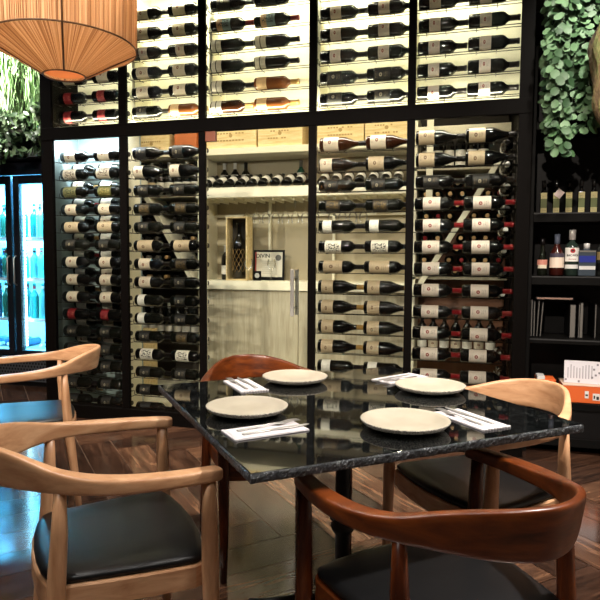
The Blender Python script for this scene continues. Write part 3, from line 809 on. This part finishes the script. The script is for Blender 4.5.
MB().box(-.11, .11, 0, .004, 0, .14).build('sheet', mat('sheet_white', (206, 202, 206), .6), t)
ln = MB()
for k in range(9): ln.box(-.09+k*.017, -.086+k*.017, -.0008, 0, .03, random.uniform(.09, .12))
for x, z in ((.06, .09), (.08, .12), (.05, .04), (.09, .07), (.07, .055), (-.1, .02), (-.025, .012)): ln.box(x-.006, x+.006, -.0008, 0, z-.006, z+.006)
ln.build('print', mat('sheet_ink', (120, 116, 122), .6), t)
t = thing('cardboard_box', 'low orange box with a white flap behind the pale chair back', 'box', (.48, 4.02, .3265), 0)
MB().box(-.055, .055, 0, .16, 0, .13, bev=.003).build('carton', M_or, t)
MB().box(-.055, -.01, -.003, .1, .131, .15).build('flap', K_white, t)

# ------------------------------------------------------------------ plants
def leaf_attr(m, stops, rough=.45, trans=0.):
    mm = mat(m, stops[1], rough); n = N(mm); a = n.new('Attribute', attribute_name='tone')
    n.base(n.ramp(a.outputs['Fac'], [(.0, stops[0]), (.5, stops[1]), (1., stops[2])]))
    n.b.inputs['Transmission Weight'].default_value = 0
    n.b.inputs['Subsurface Weight'].default_value = 0
    return mm
M_round = leaf_attr('round_leaf', [(36, 64, 36), (66, 98, 62), (106, 138, 100)], .55)
M_pale = leaf_attr('pale_leaf', [(110, 140, 84), (158, 186, 128), (206, 222, 184)], .5)
M_deep = leaf_attr('deep_leaf', [(34, 52, 30), (66, 88, 58), (128, 144, 112)], .35)
M_stem = mat('vine_stem', (60, 66, 40), .7)
def leaf(mb, tl, p, n, a, L, Wd, shape='round', tone=.5):
    n = Vector(n).normalized(); t = n.cross(Vector((0, 0, 1)))
    if t.length < .1: t = Vector((1, 0, 0))
    t.normalize(); b = n.cross(t); u = t*math.cos(a)+b*math.sin(a); v = n.cross(u)
    if shape == 'round':
        pts = [(math.cos(q*PI/4+.2)*.5, math.sin(q*PI/4+.2)*.5) for q in range(8)]
    else: pts = [(-.5, 0), (-.2, .42), (.15, .36), (.5, 0), (.15, -.36), (-.2, -.42)]
    vs = [mb.b.verts.new(p+u*x*L+v*y*Wd+n*(x*x+y*y)*L*.35) for x, y in pts]
    c = mb.b.verts.new(p)
    for q in range(len(vs)):
        f = mb.face([vs[q], vs[(q+1) % len(vs)], c], 0, True)
        for lp in f.loops: lp[tl] = (tone, tone, tone, 1)
def vine(x, y, ztop, zbot, label, nleaf, mleaf, L, spread, shape='round', group='hanging vines', ratio=1., name='hanging_vine', lim=None):
    t = thing(name, label, 'plant', (x, y, ztop), 0, group)
    mb = MB(); tl = mb.b.loops.layers.float_color.new('tone'); H = ztop-zbot
    pts = [Vector((math.sin(k*1.3+x*9)*.02, math.cos(k*1.7)*.02, -H*k/8)) for k in range(9)]
    MB().tube(pts, .003, 5).build('stem', M_stem, t)
    for k in range(nleaf):
        f = random.random(); s = f*8; i = min(int(s), 7); p = pts[i].lerp(pts[i+1], s-i)
        th = random.uniform(0, 2*PI); rr = spread*(.3+.7*random.random())*(1.-.4*f)
        q = p+Vector((math.cos(th)*rr, math.sin(th)*rr, random.uniform(-.02, .02)))
        if lim and x+q.x < lim: q.x = lim-x+random.random()*.03
        n = Vector((math.cos(th)*.6+random.uniform(-.5, .5), math.sin(th)*.6-.8+random.uniform(-.4, .4), random.uniform(-.1, .9)))
        if shape == 'frond': n = Vector((math.cos(th), math.sin(th), random.uniform(-.15, .15)))
        leaf(mb, tl, q, n, (PI/2+random.gauss(0, .25)) if shape == 'frond' else random.uniform(0, 6), L*random.uniform(.7, 1.15), L*ratio*random.uniform(.7, 1.15), shape, random.random())
    mb.build('leaves', mleaf, t)
PLACE = ['beside the wine wall post, leftmost of the round-leaved vines', 'second from the left, reaching lowest', 'third from the left, just left of the mossy trunk', 'fourth from the left above the mossy trunk', 'at the upper right corner of the photo', 'short and high beside the wine wall']
for k, (x, y, zb, n) in enumerate([(.43, 3.74, 1.93, 330), (.45, 3.64, 1.80, 300), (.60, 3.72, 1.93, 360), (.71, 3.70, 2.25, 280), (.86, 3.72, 2.35, 260), (.53, 3.80, 2.05, 320)]):
    vine(x, y, 3.24, zb, 'round-leaved sage green vine %s' % PLACE[k], n, M_round, .052, .11, group='round-leaved vines hanging at the right', lim=.37)
# mossy trunk
m = MB(); M_moss = mat('mossy_bark', (110, 92, 62), .9); _n = N(M_moss); _f = _n.noise(_n.coord('Object', (6, 6, 2)), 4, 6, .7)
_n.base(_n.ramp(_f, [(.3, (52, 40, 28)), (.5, (120, 98, 66)), (.62, (104, 112, 58)), (.75, (166, 142, 104))])); _n.bump(_f, 1., .03)
pr = [(Vector((.0, 0, 0)), .02), (Vector((-.02, 0, .10)), .05), (Vector((.0, 0, .25)), .065), (Vector((-.03, .02, .42)), .06), (Vector((.03, .0, .6)), .05), (Vector((.1, .02, .8)), .045), (Vector((.14, .02, 1.3)), .04)]
pp = catmull([(*p, r) for p, r in pr], 5)
rings = []
for q in pp:
    rings.append([Vector((q[0]+math.cos(a*PI/8)*q[3]*(1+.25*math.sin(a*2.1+q[2]*13)), q[1]+math.sin(a*PI/8)*q[3]*(1+.25*math.cos(a*1.7+q[2]*9)), q[2])) for a in range(16)])
m.layers(rings)
tag(m.build('mossy_tree', M_moss, None, (.668, 3.50, 1.90)), 'mossy brown tree trunk hanging from above at the right edge', 'trunk')
# plants above the fridge
for k, (x, y, zt, zb, n) in enumerate([(-3.62, 4.50, 3.24, 2.25, 420), (-3.85, 4.42, 3.24, 2.35, 460), (-4.05, 4.5, 3.24, 2.3, 460), (-4.25, 4.42, 3.24, 2.35, 420), (-3.42, 4.45, 3.24, 2.2, 300)]):
    vine(x, y, zt, zb, ['pale green fern fronds hanging right of centre over the fridge', 'pale green fern fronds hanging over the right fridge door', 'bright pale fern fronds hanging over the gap between fridge doors', 'pale green fern fronds hanging at the photo left edge', 'pale fern fronds hanging beside the wine wall corner post'][k], n, M_pale, .24, .15, 'frond', 'pale ferns hanging over the fridge', .06, 'hanging_fern')
for k, (x, y, zt, zb, n) in enumerate([(-3.55, 4.38, 2.5, 2.08, 90), (-3.78, 4.34, 2.44, 2.06, 100), (-3.98, 4.34, 2.42, 2.02, 110), (-4.2, 4.36, 2.42, 2.06, 100)]):
    vine(x, y, zt, zb, ['dark leafy ivy beside the wine wall corner over the fridge', 'dark leafy ivy below the pale ferns over the right fridge door', 'dark leafy ivy trailing lowest over the fridge header', 'dark leafy ivy at the photo left edge over the fridge'][k], n, M_deep, .085, .15, 'long', 'dark ivy hanging over the fridge', .55, 'hanging_ivy')
slab('trim_%d' % tn, -5.2, -3.12, 4.5, 5.44, 2.09, 2.13, m=M_wall, label='dark ledge over the fridge carrying the plants'); tn += 1

# ------------------------------------------------------------------ pendant lamp
AX, AY, ZR, ZH, R0, RH = -1.384, 1.843, 1.938, 1.838, .243, .070
t = thing('pendant_lamp', 'large woven raffia pendant lamp with tapered bottom at the upper left', 'lamp', (AX, AY, ZR))
M_raf = mat('raffia', (176, 118, 62), .75); _n = N(M_raf); _a = _n.new('Attribute', attribute_name='tone')
_n.base(_n.ramp(_a.outputs['Fac'], [(0, (138, 98, 64)), (.5, (192, 150, 108)), (1, (222, 186, 146))]))
_n.b.inputs['Subsurface Weight'].default_value = 0
def translucent(m, w):
    n = N(m); out = [x for x in n.n if x.type == 'OUTPUT_MATERIAL'][0]
    tr = n.new('BsdfTranslucent'); mx = n.new('MixShader'); mx.inputs[0].default_value = w
    src = n.b.inputs['Base Color']
    if src.links: n.link(src.links[0].from_socket, tr.inputs['Color'])
    else: tr.inputs['Color'].default_value = src.default_value
    n.link(n.b.outputs[0], mx.inputs[1]); n.link(tr.outputs[0], mx.inputs[2]); n.link(mx.outputs[0], out.inputs['Surface'])
translucent(M_raf, .45)
M_diff = mat('lamp_diffuser', (236, 190, 150), .7); translucent(M_diff, .6)
M_rod = mat('lamp_rod', (92, 62, 34), .6)
def strands(prof, nn, name, parent, amp=.0022):
    mb = MB(); tl = mb.b.loops.layers.float_color.new('tone')
    jit = [random.uniform(-amp, amp) for _ in range(nn)]; tone = [min(1, max(0, random.gauss(.5, .26))) for _ in range(nn)]
    rings = []
    for z, r in prof:
        ring = []
        for k in range(nn):
            for s in (0, 1):
                a = 2*PI*(k+(.15 if s == 0 else .85))/nn+random.uniform(-.0015, .0015); rr = r+jit[k]
                ring.append(mb.b.verts.new((rr*math.cos(a), rr*math.sin(a), z)))
        rings.append(ring)
    m2 = len(rings[0])
    for a, b in zip(rings, rings[1:]):
        for q in range(m2):
            f = mb.face([a[q], a[(q+1) % m2], b[(q+1) % m2], b[q]], 0, False)
            tt = tone[q//2] if q % 2 == 0 else tone[q//2]*.6
            for lp in f.loops: lp[tl] = (tt, tt, tt, 1)
    return mb.build(name, M_raf, parent)
strands([(.0, R0), (.12, R0+.004), (.3, R0+.004), (.46, R0)], 420, 'drum_shade', t)
strands([(ZH-ZR, RH), ((ZH-ZR)*.66, RH+(R0-RH)*.34), ((ZH-ZR)*.33, RH+(R0-RH)*.67), (-.004, R0-.002)], 420, 'tapered_bottom', t)
fr = MB()
for r, z in ((R0+.003, -.002), (RH, ZH-ZR)):
    fr.tube([(r*math.cos(q*PI/36), r*math.sin(q*PI/36), z) for q in range(73)], .003, 6, cap=False)
for k in range(4):
    a = -PI/2+rad(36)+k*PI/2
    fr.tube([(RH*math.cos(a), RH*math.sin(a), ZH-ZR), ((R0+.004)*math.cos(a), (R0+.004)*math.sin(a), -.002), ((R0+.006)*math.cos(a), (R0+.006)*math.sin(a), .46)], .003, 6)
fr.build('wire_frame', M_rod, t)
MB().lathe([(ZH-ZR+.008, RH-.004), (ZH-ZR+.011, RH-.004)], 32).build('diffuser', M_diff, t)
MB().tube([(0, 0, .46), (0, 0, ZC-ZR)], .004, 6).build('cord', M_black, t)
MB().lathe([(.26, .012), (.30, .03), (.33, .034), (.36, .026), (.40, .014)], 14).build('bulb', emit('warm_bulb', (255, 190, 120), 3.), t)
l = bpy.data.lights.new('pendant_bulb_light', 'POINT'); l.energy = 4; l.color = lin((255, 226, 190)); l.shadow_soft_size = .05
o = bpy.data.objects.new('pendant_bulb_light', l); C.objects.link(o); o.location = (AX, AY, ZR+.2)

# ------------------------------------------------------------------ table
TC = Vector((-.375, 1.847, 0)); TR = rad(40.1); S = .4885
t = thing('dining_table', 'square black granite dining table on a turned iron pedestal', 'table', TC, TR)
MB().box(-S+.002, S-.002, -S+.002, S-.002, .7285, .75, bev=.0015).build('tabletop', M_gran, t)
ed = MB(); nE = 150
def edge_ring(z, o):
    r_ = []
    for s in range(4):
        for k in range(nE):
            f = -1+2*k/nE; jt = random.uniform(-.0014, .0014)
            x, y = (f*S, -S-o-jt) if s == 0 else ((S+o+jt, f*S) if s == 1 else ((-f*S, S+o+jt) if s == 2 else (-S-o-jt, -f*S)))
            r_.append(Vector((x, y, z)))
    return r_
ed.layers([edge_ring(.7275, -.001), edge_ring(.733, .001), edge_ring(.740, .0015), edge_ring(.746, .001), edge_ring(.7498, -.0015)], smooth=False, cap=False)
ed.build('rough_edge', M_graned, t)
MB().box(-.26, .26, -.03, .03, .70, .7285).box(-.03, .03, -.26, .26, .70, .7285).build('top_bracket', M_iron, t)
MB().lathe([(.02, .03), (.06, .045), (.08, .03), (.10, .024), (.32, .024), (.335, .036), (.35, .04), (.362, .03), (.372, .042), (.388, .045), (.40, .036), (.412, .026), (.62, .023), (.66, .028), (.70, .045)], 22).build('pedestal', M_iron, t)
ft = MB()
for k in range(4):
    a = k*PI/2+PI/4
    ft.tube([(.02*math.cos(a), .02*math.sin(a), .09), (.12*math.cos(a), .12*math.sin(a), .075), (.26*math.cos(a), .26*math.sin(a), .03), (.33*math.cos(a), .33*math.sin(a), .016)], [.026, .022, .018, .016], 10)
ft.build('base_feet', M_iron, t)

# plates, napkins, cutlery
def plate(x, y, label, first=[None]):
    z = .7505
    if first[0] is None:
        o = tag(MB().lathe([(0, .06), (.003, .07), (.004, .082), (.013, .112), (.021, .1195), (.0238, .1205), (.0245, .1190)], 64, cap=False).build('dinner_plate', M_rim, None, (x, y, z)), label, 'plate', 'stoneware plates on the granite table')
        mb = MB(); nn = 128; rings = []
        for zz, r, rip in [(.0065, .0005, 0), (.0065, .066, 0), (.0080, .080, .0), (.0130, .096, .0018), (.0190, .108, .002), (.0245, .1165, .0012), (.0243, .1185, 0)]:
            rings.append([Vector((r*math.cos(2*PI*k/nn), r*math.sin(2*PI*k/nn), zz+(rip if k % 2 else -rip*.3))) for k in range(nn)])
        mb.layers(rings, cap=False).build('glazed_face', M_plate, o); first[0] = o
    else: dup(first[0], (x, y, z), (0, 0, random.uniform(0, 3)), label)
plate(-.159, 1.609, 'cream ribbed plate nearest the camera, left of the right-hand napkin')
plate(-.62, 1.628, 'cream ribbed plate at the left behind the nearest napkin')
plate(-.612, 2.103, 'cream ribbed plate before the mahogany chair back at the far side')
plate(-.123, 2.091, 'cream ribbed plate at the far right before the light chair back')
# cutlery outlines: x along, y across
def cut_mesh(kind):
    mb = MB()
    if kind == 'dinner_fork':
        for k in range(4):
            y = -.0085+k*.00567
            mb.layers([[Vector((x, y+w, z+dz)) for w, dz in ((-.0012, 0), (.0012, 0), (.0012, .0016), (-.0012, .0016))] for x, z in ((.135, .003), (.155, .006), (.175, .0065), (.187, .005))], smooth=False)
        prof = [(0, .005, .0), (.006, .0075, 0), (.03, .0065, .0005), (.07, .0035, .003), (.095, .003, .005), (.108, .0045, .005), (.118, .009, .004), (.128, .0105, .0028), (.137, .0102, .003)]
    else:
        prof = [(0, .0055, 0), (.006, .0075, 0), (.03, .0065, 0), (.08, .0055, .0005), (.092, .0055, .0005), (.1, .0085, .001), (.14, .0095, .001), (.17, .0085, .001), (.186, .006, .001), (.196, .0015, .001)]
    th = .0026
    mb.layers([[Vector((x, y, z+dz)) for y, dz in ((-w, .0006), (-w*.5, 0), (w*.5, 0), (w, .0006), (w*.6, th), (-w*.6, th))] for x, w, z in prof])
    return mb.mesh(kind, M_cutl)
forkm, knifem = cut_mesh('dinner_fork'), cut_mesh('dinner_knife')
NAPS = [((-.762, 1.98), -50+180, 0, 'at the far left beside the far plate'), ((-.505, 1.468), 44, 0, 'at the front left before the left plate'), ((-.247, 2.274), 54+180, 0, 'at the far edge behind the far right plate'), ((.009, 1.742), 131.5, 0, 'at the right beside the nearest plate')]
for (x, y), ang, _, where in NAPS:
    a = rad(ang); z = .7505
    n = thing('napkin', 'folded white paper napkin %s' % where, 'napkin', (x, y, z), a, 'napkins on the granite table')
    MB().box(-.103, .103, -.049, .049, 0, .0022, bev=.0008).box(-.101, .102, -.047, .048, .0022, .0042, bev=.0008).build('folded_paper', M_napkin, n)
    sc = MB()
    for k in range(10): sc.lathe([(0.0001, .0055), (.0042, .0055)], 10, mtx=Matrix.Translation((-.103, -.045+k*.01, 0)), smooth=False)
    sc.build('scalloped_hem', M_napkin, n)
    for dm, off, nm, da in ((forkm, .018, 'dinner_fork', .06), (knifem, -.018, 'dinner_knife', .03)):
        px, py = x-math.sin(a)*off+math.cos(a)*(-.075), y+math.cos(a)*off+math.sin(a)*(-.075)
        tag(obj(nm, dm, None, (px, py, z+.0046), (0, 0, a+da)), 'steel %s on the napkin %s' % (nm.split('_')[1], where), nm.split('_')[1], 'cutlery on the napkins')

# ------------------------------------------------------------------ chairs
def outline(wf, wr, yf, yr, rc=.05, bow=.05):
    """rounded seat outline, counter-clockwise from front right"""
    pts = []
    for k in range(9):   # rear arc from right to left, bowed backwards
        a = PI*k/8; pts.append((wr*math.cos(a), yr-bow*math.sin(a)))
    side = [(-wr-(wf-wr)*f-.006*math.sin(PI*f), yr+(yf-yr)*f) for f in (.25, .5, .75, .93)]
    frt = [(-wf+.012, yf), (-wf*.75, yf+.018), (-wf*.4, yf+.033), (0, yf+.039), (wf*.4, yf+.033), (wf*.75, yf+.018), (wf-.012, yf)]
    return pts+side+frt+[(-x, y) for x, y in side[::-1]]
def inset(pts, d):
    cx = 0; cy = sum(p[1] for p in pts)/len(pts); out = []
    for x, y in pts:
        l = math.hypot(x-cx, y-cy); out.append((x-(x-cx)/l*d, y-(y-cy)/l*d))
    return out
STATIONS = [  # x, y, z centre, half width, half height, lean
 (.263, .272, .667, .015, .012, 0), (.2645, .262, .667, .021, .0155, 0), (.269, .235, .668, .0225, .0165, 0), (.277, .14, .671, .0245, .0175, 0), (.273, .04, .675, .025, .019, 0),
 (.255, -.045, .681, .022, .0215, .03), (.224, -.11, .688, .017, .027, .07), (.185, -.160, .696, .0135, .036, .11), (.145, -.203, .702, .012, .0445, .14), (.10, -.243, .706, .011, .0505, .16), (.05, -.270, .708, .0106, .0535, .17), (0, -.279, .708, .0106, .0545, .17)]
def rail_mesh(m):
    P = STATIONS+[(-s[0], *s[1:]) for s in STATIONS[-2::-1]]
    Q = catmull(P, 6); rings = []
    for i, q in enumerate(Q):
        a, b = Q[max(i-1, 0)], Q[min(i+1, len(Q)-1)]
        t = Vector((b[0]-a[0], b[1]-a[1], 0)).normalized(); nrm = Vector((t.y, -t.x, 0))   # outward side
        if nrm.dot(Vector((q[0], q[1]-.1, 0))) < 0: nrm = -nrm
        upv = (Vector((0, 0, 1))*math.cos(q[5])+nrm*math.sin(q[5])); nv = nrm*math.cos(q[5])-Vector((0, 0, 1))*math.sin(q[5])
        c = Vector(q[:3]); ring = []
        for k in range(28):
            a_ = 2*PI*(k+.5)/28; cx, sx = math.cos(a_), math.sin(a_); e = .42
            ring.append(c+nv*(q[3]*math.copysign(abs(cx)**e, cx))+upv*(q[4]*math.copysign(abs(sx)**e, sx)))
        rings.append(ring)
    return MB().layers(rings).mesh('curved_rail', m)
def make_chair(label, mw, ml, loc, rz):
    t = thing('dining_chair', label, 'chair', loc, rz, 'round-backed dining chairs')
    obj('curved_rail', rail_mesh(mw), t)
    for s in (-1, 1):
        MB().tube([(s*.272, .252, 0), (s*.269, .247, .2), (s*.267, .243, .42), (s*.268, .241, .56), (s*.270, .24, .658)], [.0135, .0185, .0225, .0205, .0165], 16).build('leg', ml, t)
        MB().tube([(s*.235, -.165, 0), (s*.230, -.145, .2), (s*.224, -.122, .42), (s*.2235, -.112, .56), (s*.224, -.108, .676)], [.0135, .0185, .0225, .0195, .0135], 16).build('leg', ml, t)
    t.scale = (.98, .98, 1)
    o = outline(.252, .216, .235, -.12)
    MB().layers([[Vector((*p, .372)) for p in inset(o, .004)], [Vector((*p, .375)) for p in o], [Vector((*p, .428)) for p in o], [Vector((*p, .433)) for p in inset(o, .004)]], smooth=False).build('seat_frame', mw, t)
    MB().layers([[Vector((*p, z)) for p in inset(o, d)] for d, z in ((.012, .433), (.006, .440), (.006, .446), (.012, .452), (.03, .456), (.08, .459), (.14, .460))]).build('seat_cushion', M_leather, t)
    return t
# facing +Y locally; the table sides face 40, 130, 220, 310 degrees
ca_ = make_chair('light beech dining chair with black seat in the left foreground', M_light, M_lightleg, (-.961, 1.383, 0), rad(-48.8))
def dupm(src, label, mw, ml, loc, rz):
    r = dup(src, loc, (0, 0, rz), label)
    return r
dupm(ca_, 'light beech dining chair at the far left edge, facing away beside the fridge', None, None, (-2.02, 2.45, 0), rad(130))
dupm(ca_, 'light beech dining chair at the right, tucked behind the granite table', None, None, (.08, 2.157, 0), rad(131.5))
cd_ = make_chair('mahogany dining chair in the right foreground, its back to the camera', M_red, M_redleg, (-.019, 1.354, 0), rad(40))
dup(cd_, (-.816, 2.362, 0), (0, 0, rad(221)), 'mahogany dining chair behind the table, facing the camera')

# ------------------------------------------------------------------ lights
def area(name, loc, target, size, power, rgb, size_y=None, spread=180):
    l = bpy.data.lights.new(name, 'AREA'); l.energy = power; l.color = lin(rgb); l.spread = rad(spread)
    l.shape = 'RECTANGLE' if size_y else 'DISK'; l.size = size
    if size_y: l.size_y = size_y
    o = bpy.data.objects.new(name, l); C.objects.link(o); o.location = loc
    o.rotation_euler = (Vector(target)-Vector(loc)).to_track_quat('-Z', 'Y').to_euler(); return o
NEUT = (255, 248, 241)
area('led_upper_low', (-1.4, YW+.085, 2.185), (-1.4, YC, 2.75), 3.2, 22, (255, 246, 214), .02)
area('led_upper_top', (-1.4, YW+.085, 3.11), (-1.4, YC, 2.5), 3.2, 30, (255, 246, 214), .02)
area('led_closet', (-1.4, 4.60, 2.44), (-1.4, 4.9, 1.9), 3.0, 7, (255, 240, 214), .05)
area('led_closet_front', (-1.1, YW+.085, 2.155), (-1.1, 4.6, 0.6), 2.5, 9, (255, 243, 226), .02)
area('led_leftmost', (-2.72, YW+.09, 2.155), (-2.72, 4.25, .9), .55, 12, (226, 242, 255), .03)
# restaurant ceiling downlights; the last is added to brighten the fridge grille
for k, (x, y, e) in enumerate([(-.45, 1.7, 1.5), (.5, .8, 9), (-1.6, .9, 11), (-.7, -.4, 9), (.95, 2.1, 50), (-1.9, 2.7, 14), (-3.9, 3.5, 12)]):
    area('downlight_and_fill', (x, y, 3.23), (x, y, 0), .14, e, NEUT, spread=110)
for x, xt in ((-3.4, -2.9), (-2.53, -2.3), (-1.427, -1.3), (-.53, -.5), (.42, -.1)):  # added spots to brighten the bottle labels, spaced so posts hide their reflections
    l = bpy.data.lights.new('wall_fill', 'SPOT'); l.energy = 110; l.color = lin((255, 240, 222)); l.spot_size = rad(52); l.spot_blend = .8; l.shadow_soft_size = .03
    o = bpy.data.objects.new('wall_fill', l); C.objects.link(o); o.location = (x, 2.2, 3.2)
    o.rotation_euler = (Vector((xt, 3.84, .8))-Vector(o.location)).to_track_quat('-Z', 'Y').to_euler()
for x, xt in ((-2.2, -2.7), (-1.2, -1.5), (-.25, -.22)):  # unseen spots added behind the camera to brighten the lower bottle rows
    l = bpy.data.lights.new('front_fill', 'SPOT'); l.energy = 330; l.color = lin((255, 240, 224)); l.spot_size = rad(44); l.spot_blend = .7; l.shadow_soft_size = .04
    o = bpy.data.objects.new('front_fill', l); C.objects.link(o); o.location = (x, -.7, 3.2)
    o.rotation_euler = (Vector((xt, 3.9, .95))-Vector(o.location)).to_track_quat('-Z', 'Y').to_euler()
# fridge interior lamps
area('fridge_lamp', (FX, FY+.12, 1.965), (FX, FY+.3, .6), 1.15, 190, (112, 200, 255), .08)
for s_ in (-1, 1):
    area('fridge_side_lamp', (FX+s_*.62, FY+.14, 1.15), (FX, FY+.55, 1.15), .03, 80, (105, 200, 255), 1.5)
area('plant_spot', (-3.9, 3.7, 3.2), (-3.95, 4.5, 2.7), .12, 14, (244, 255, 236), spread=70)
area('vine_spot', (.6, 2.6, 3.2), (.65, 3.7, 2.4), .12, 3.2, (255, 250, 236), spread=50)

w = bpy.data.worlds.new('world'); bpy.context.scene.world = w; w.use_nodes = True
w.node_tree.nodes['Background'].inputs[0].default_value = (.9, .95, 1, 1)
w.node_tree.nodes['Background'].inputs[1].default_value = .05
sc = bpy.context.scene
sc.view_settings.view_transform = 'Standard'; sc.view_settings.look = 'None'
sc.view_settings.gamma = 1; sc.view_settings.use_curve_mapping = False; sc.view_settings.exposure = .6
sc.cycles.max_bounces = 8; sc.cycles.transparent_max_bounces = 12
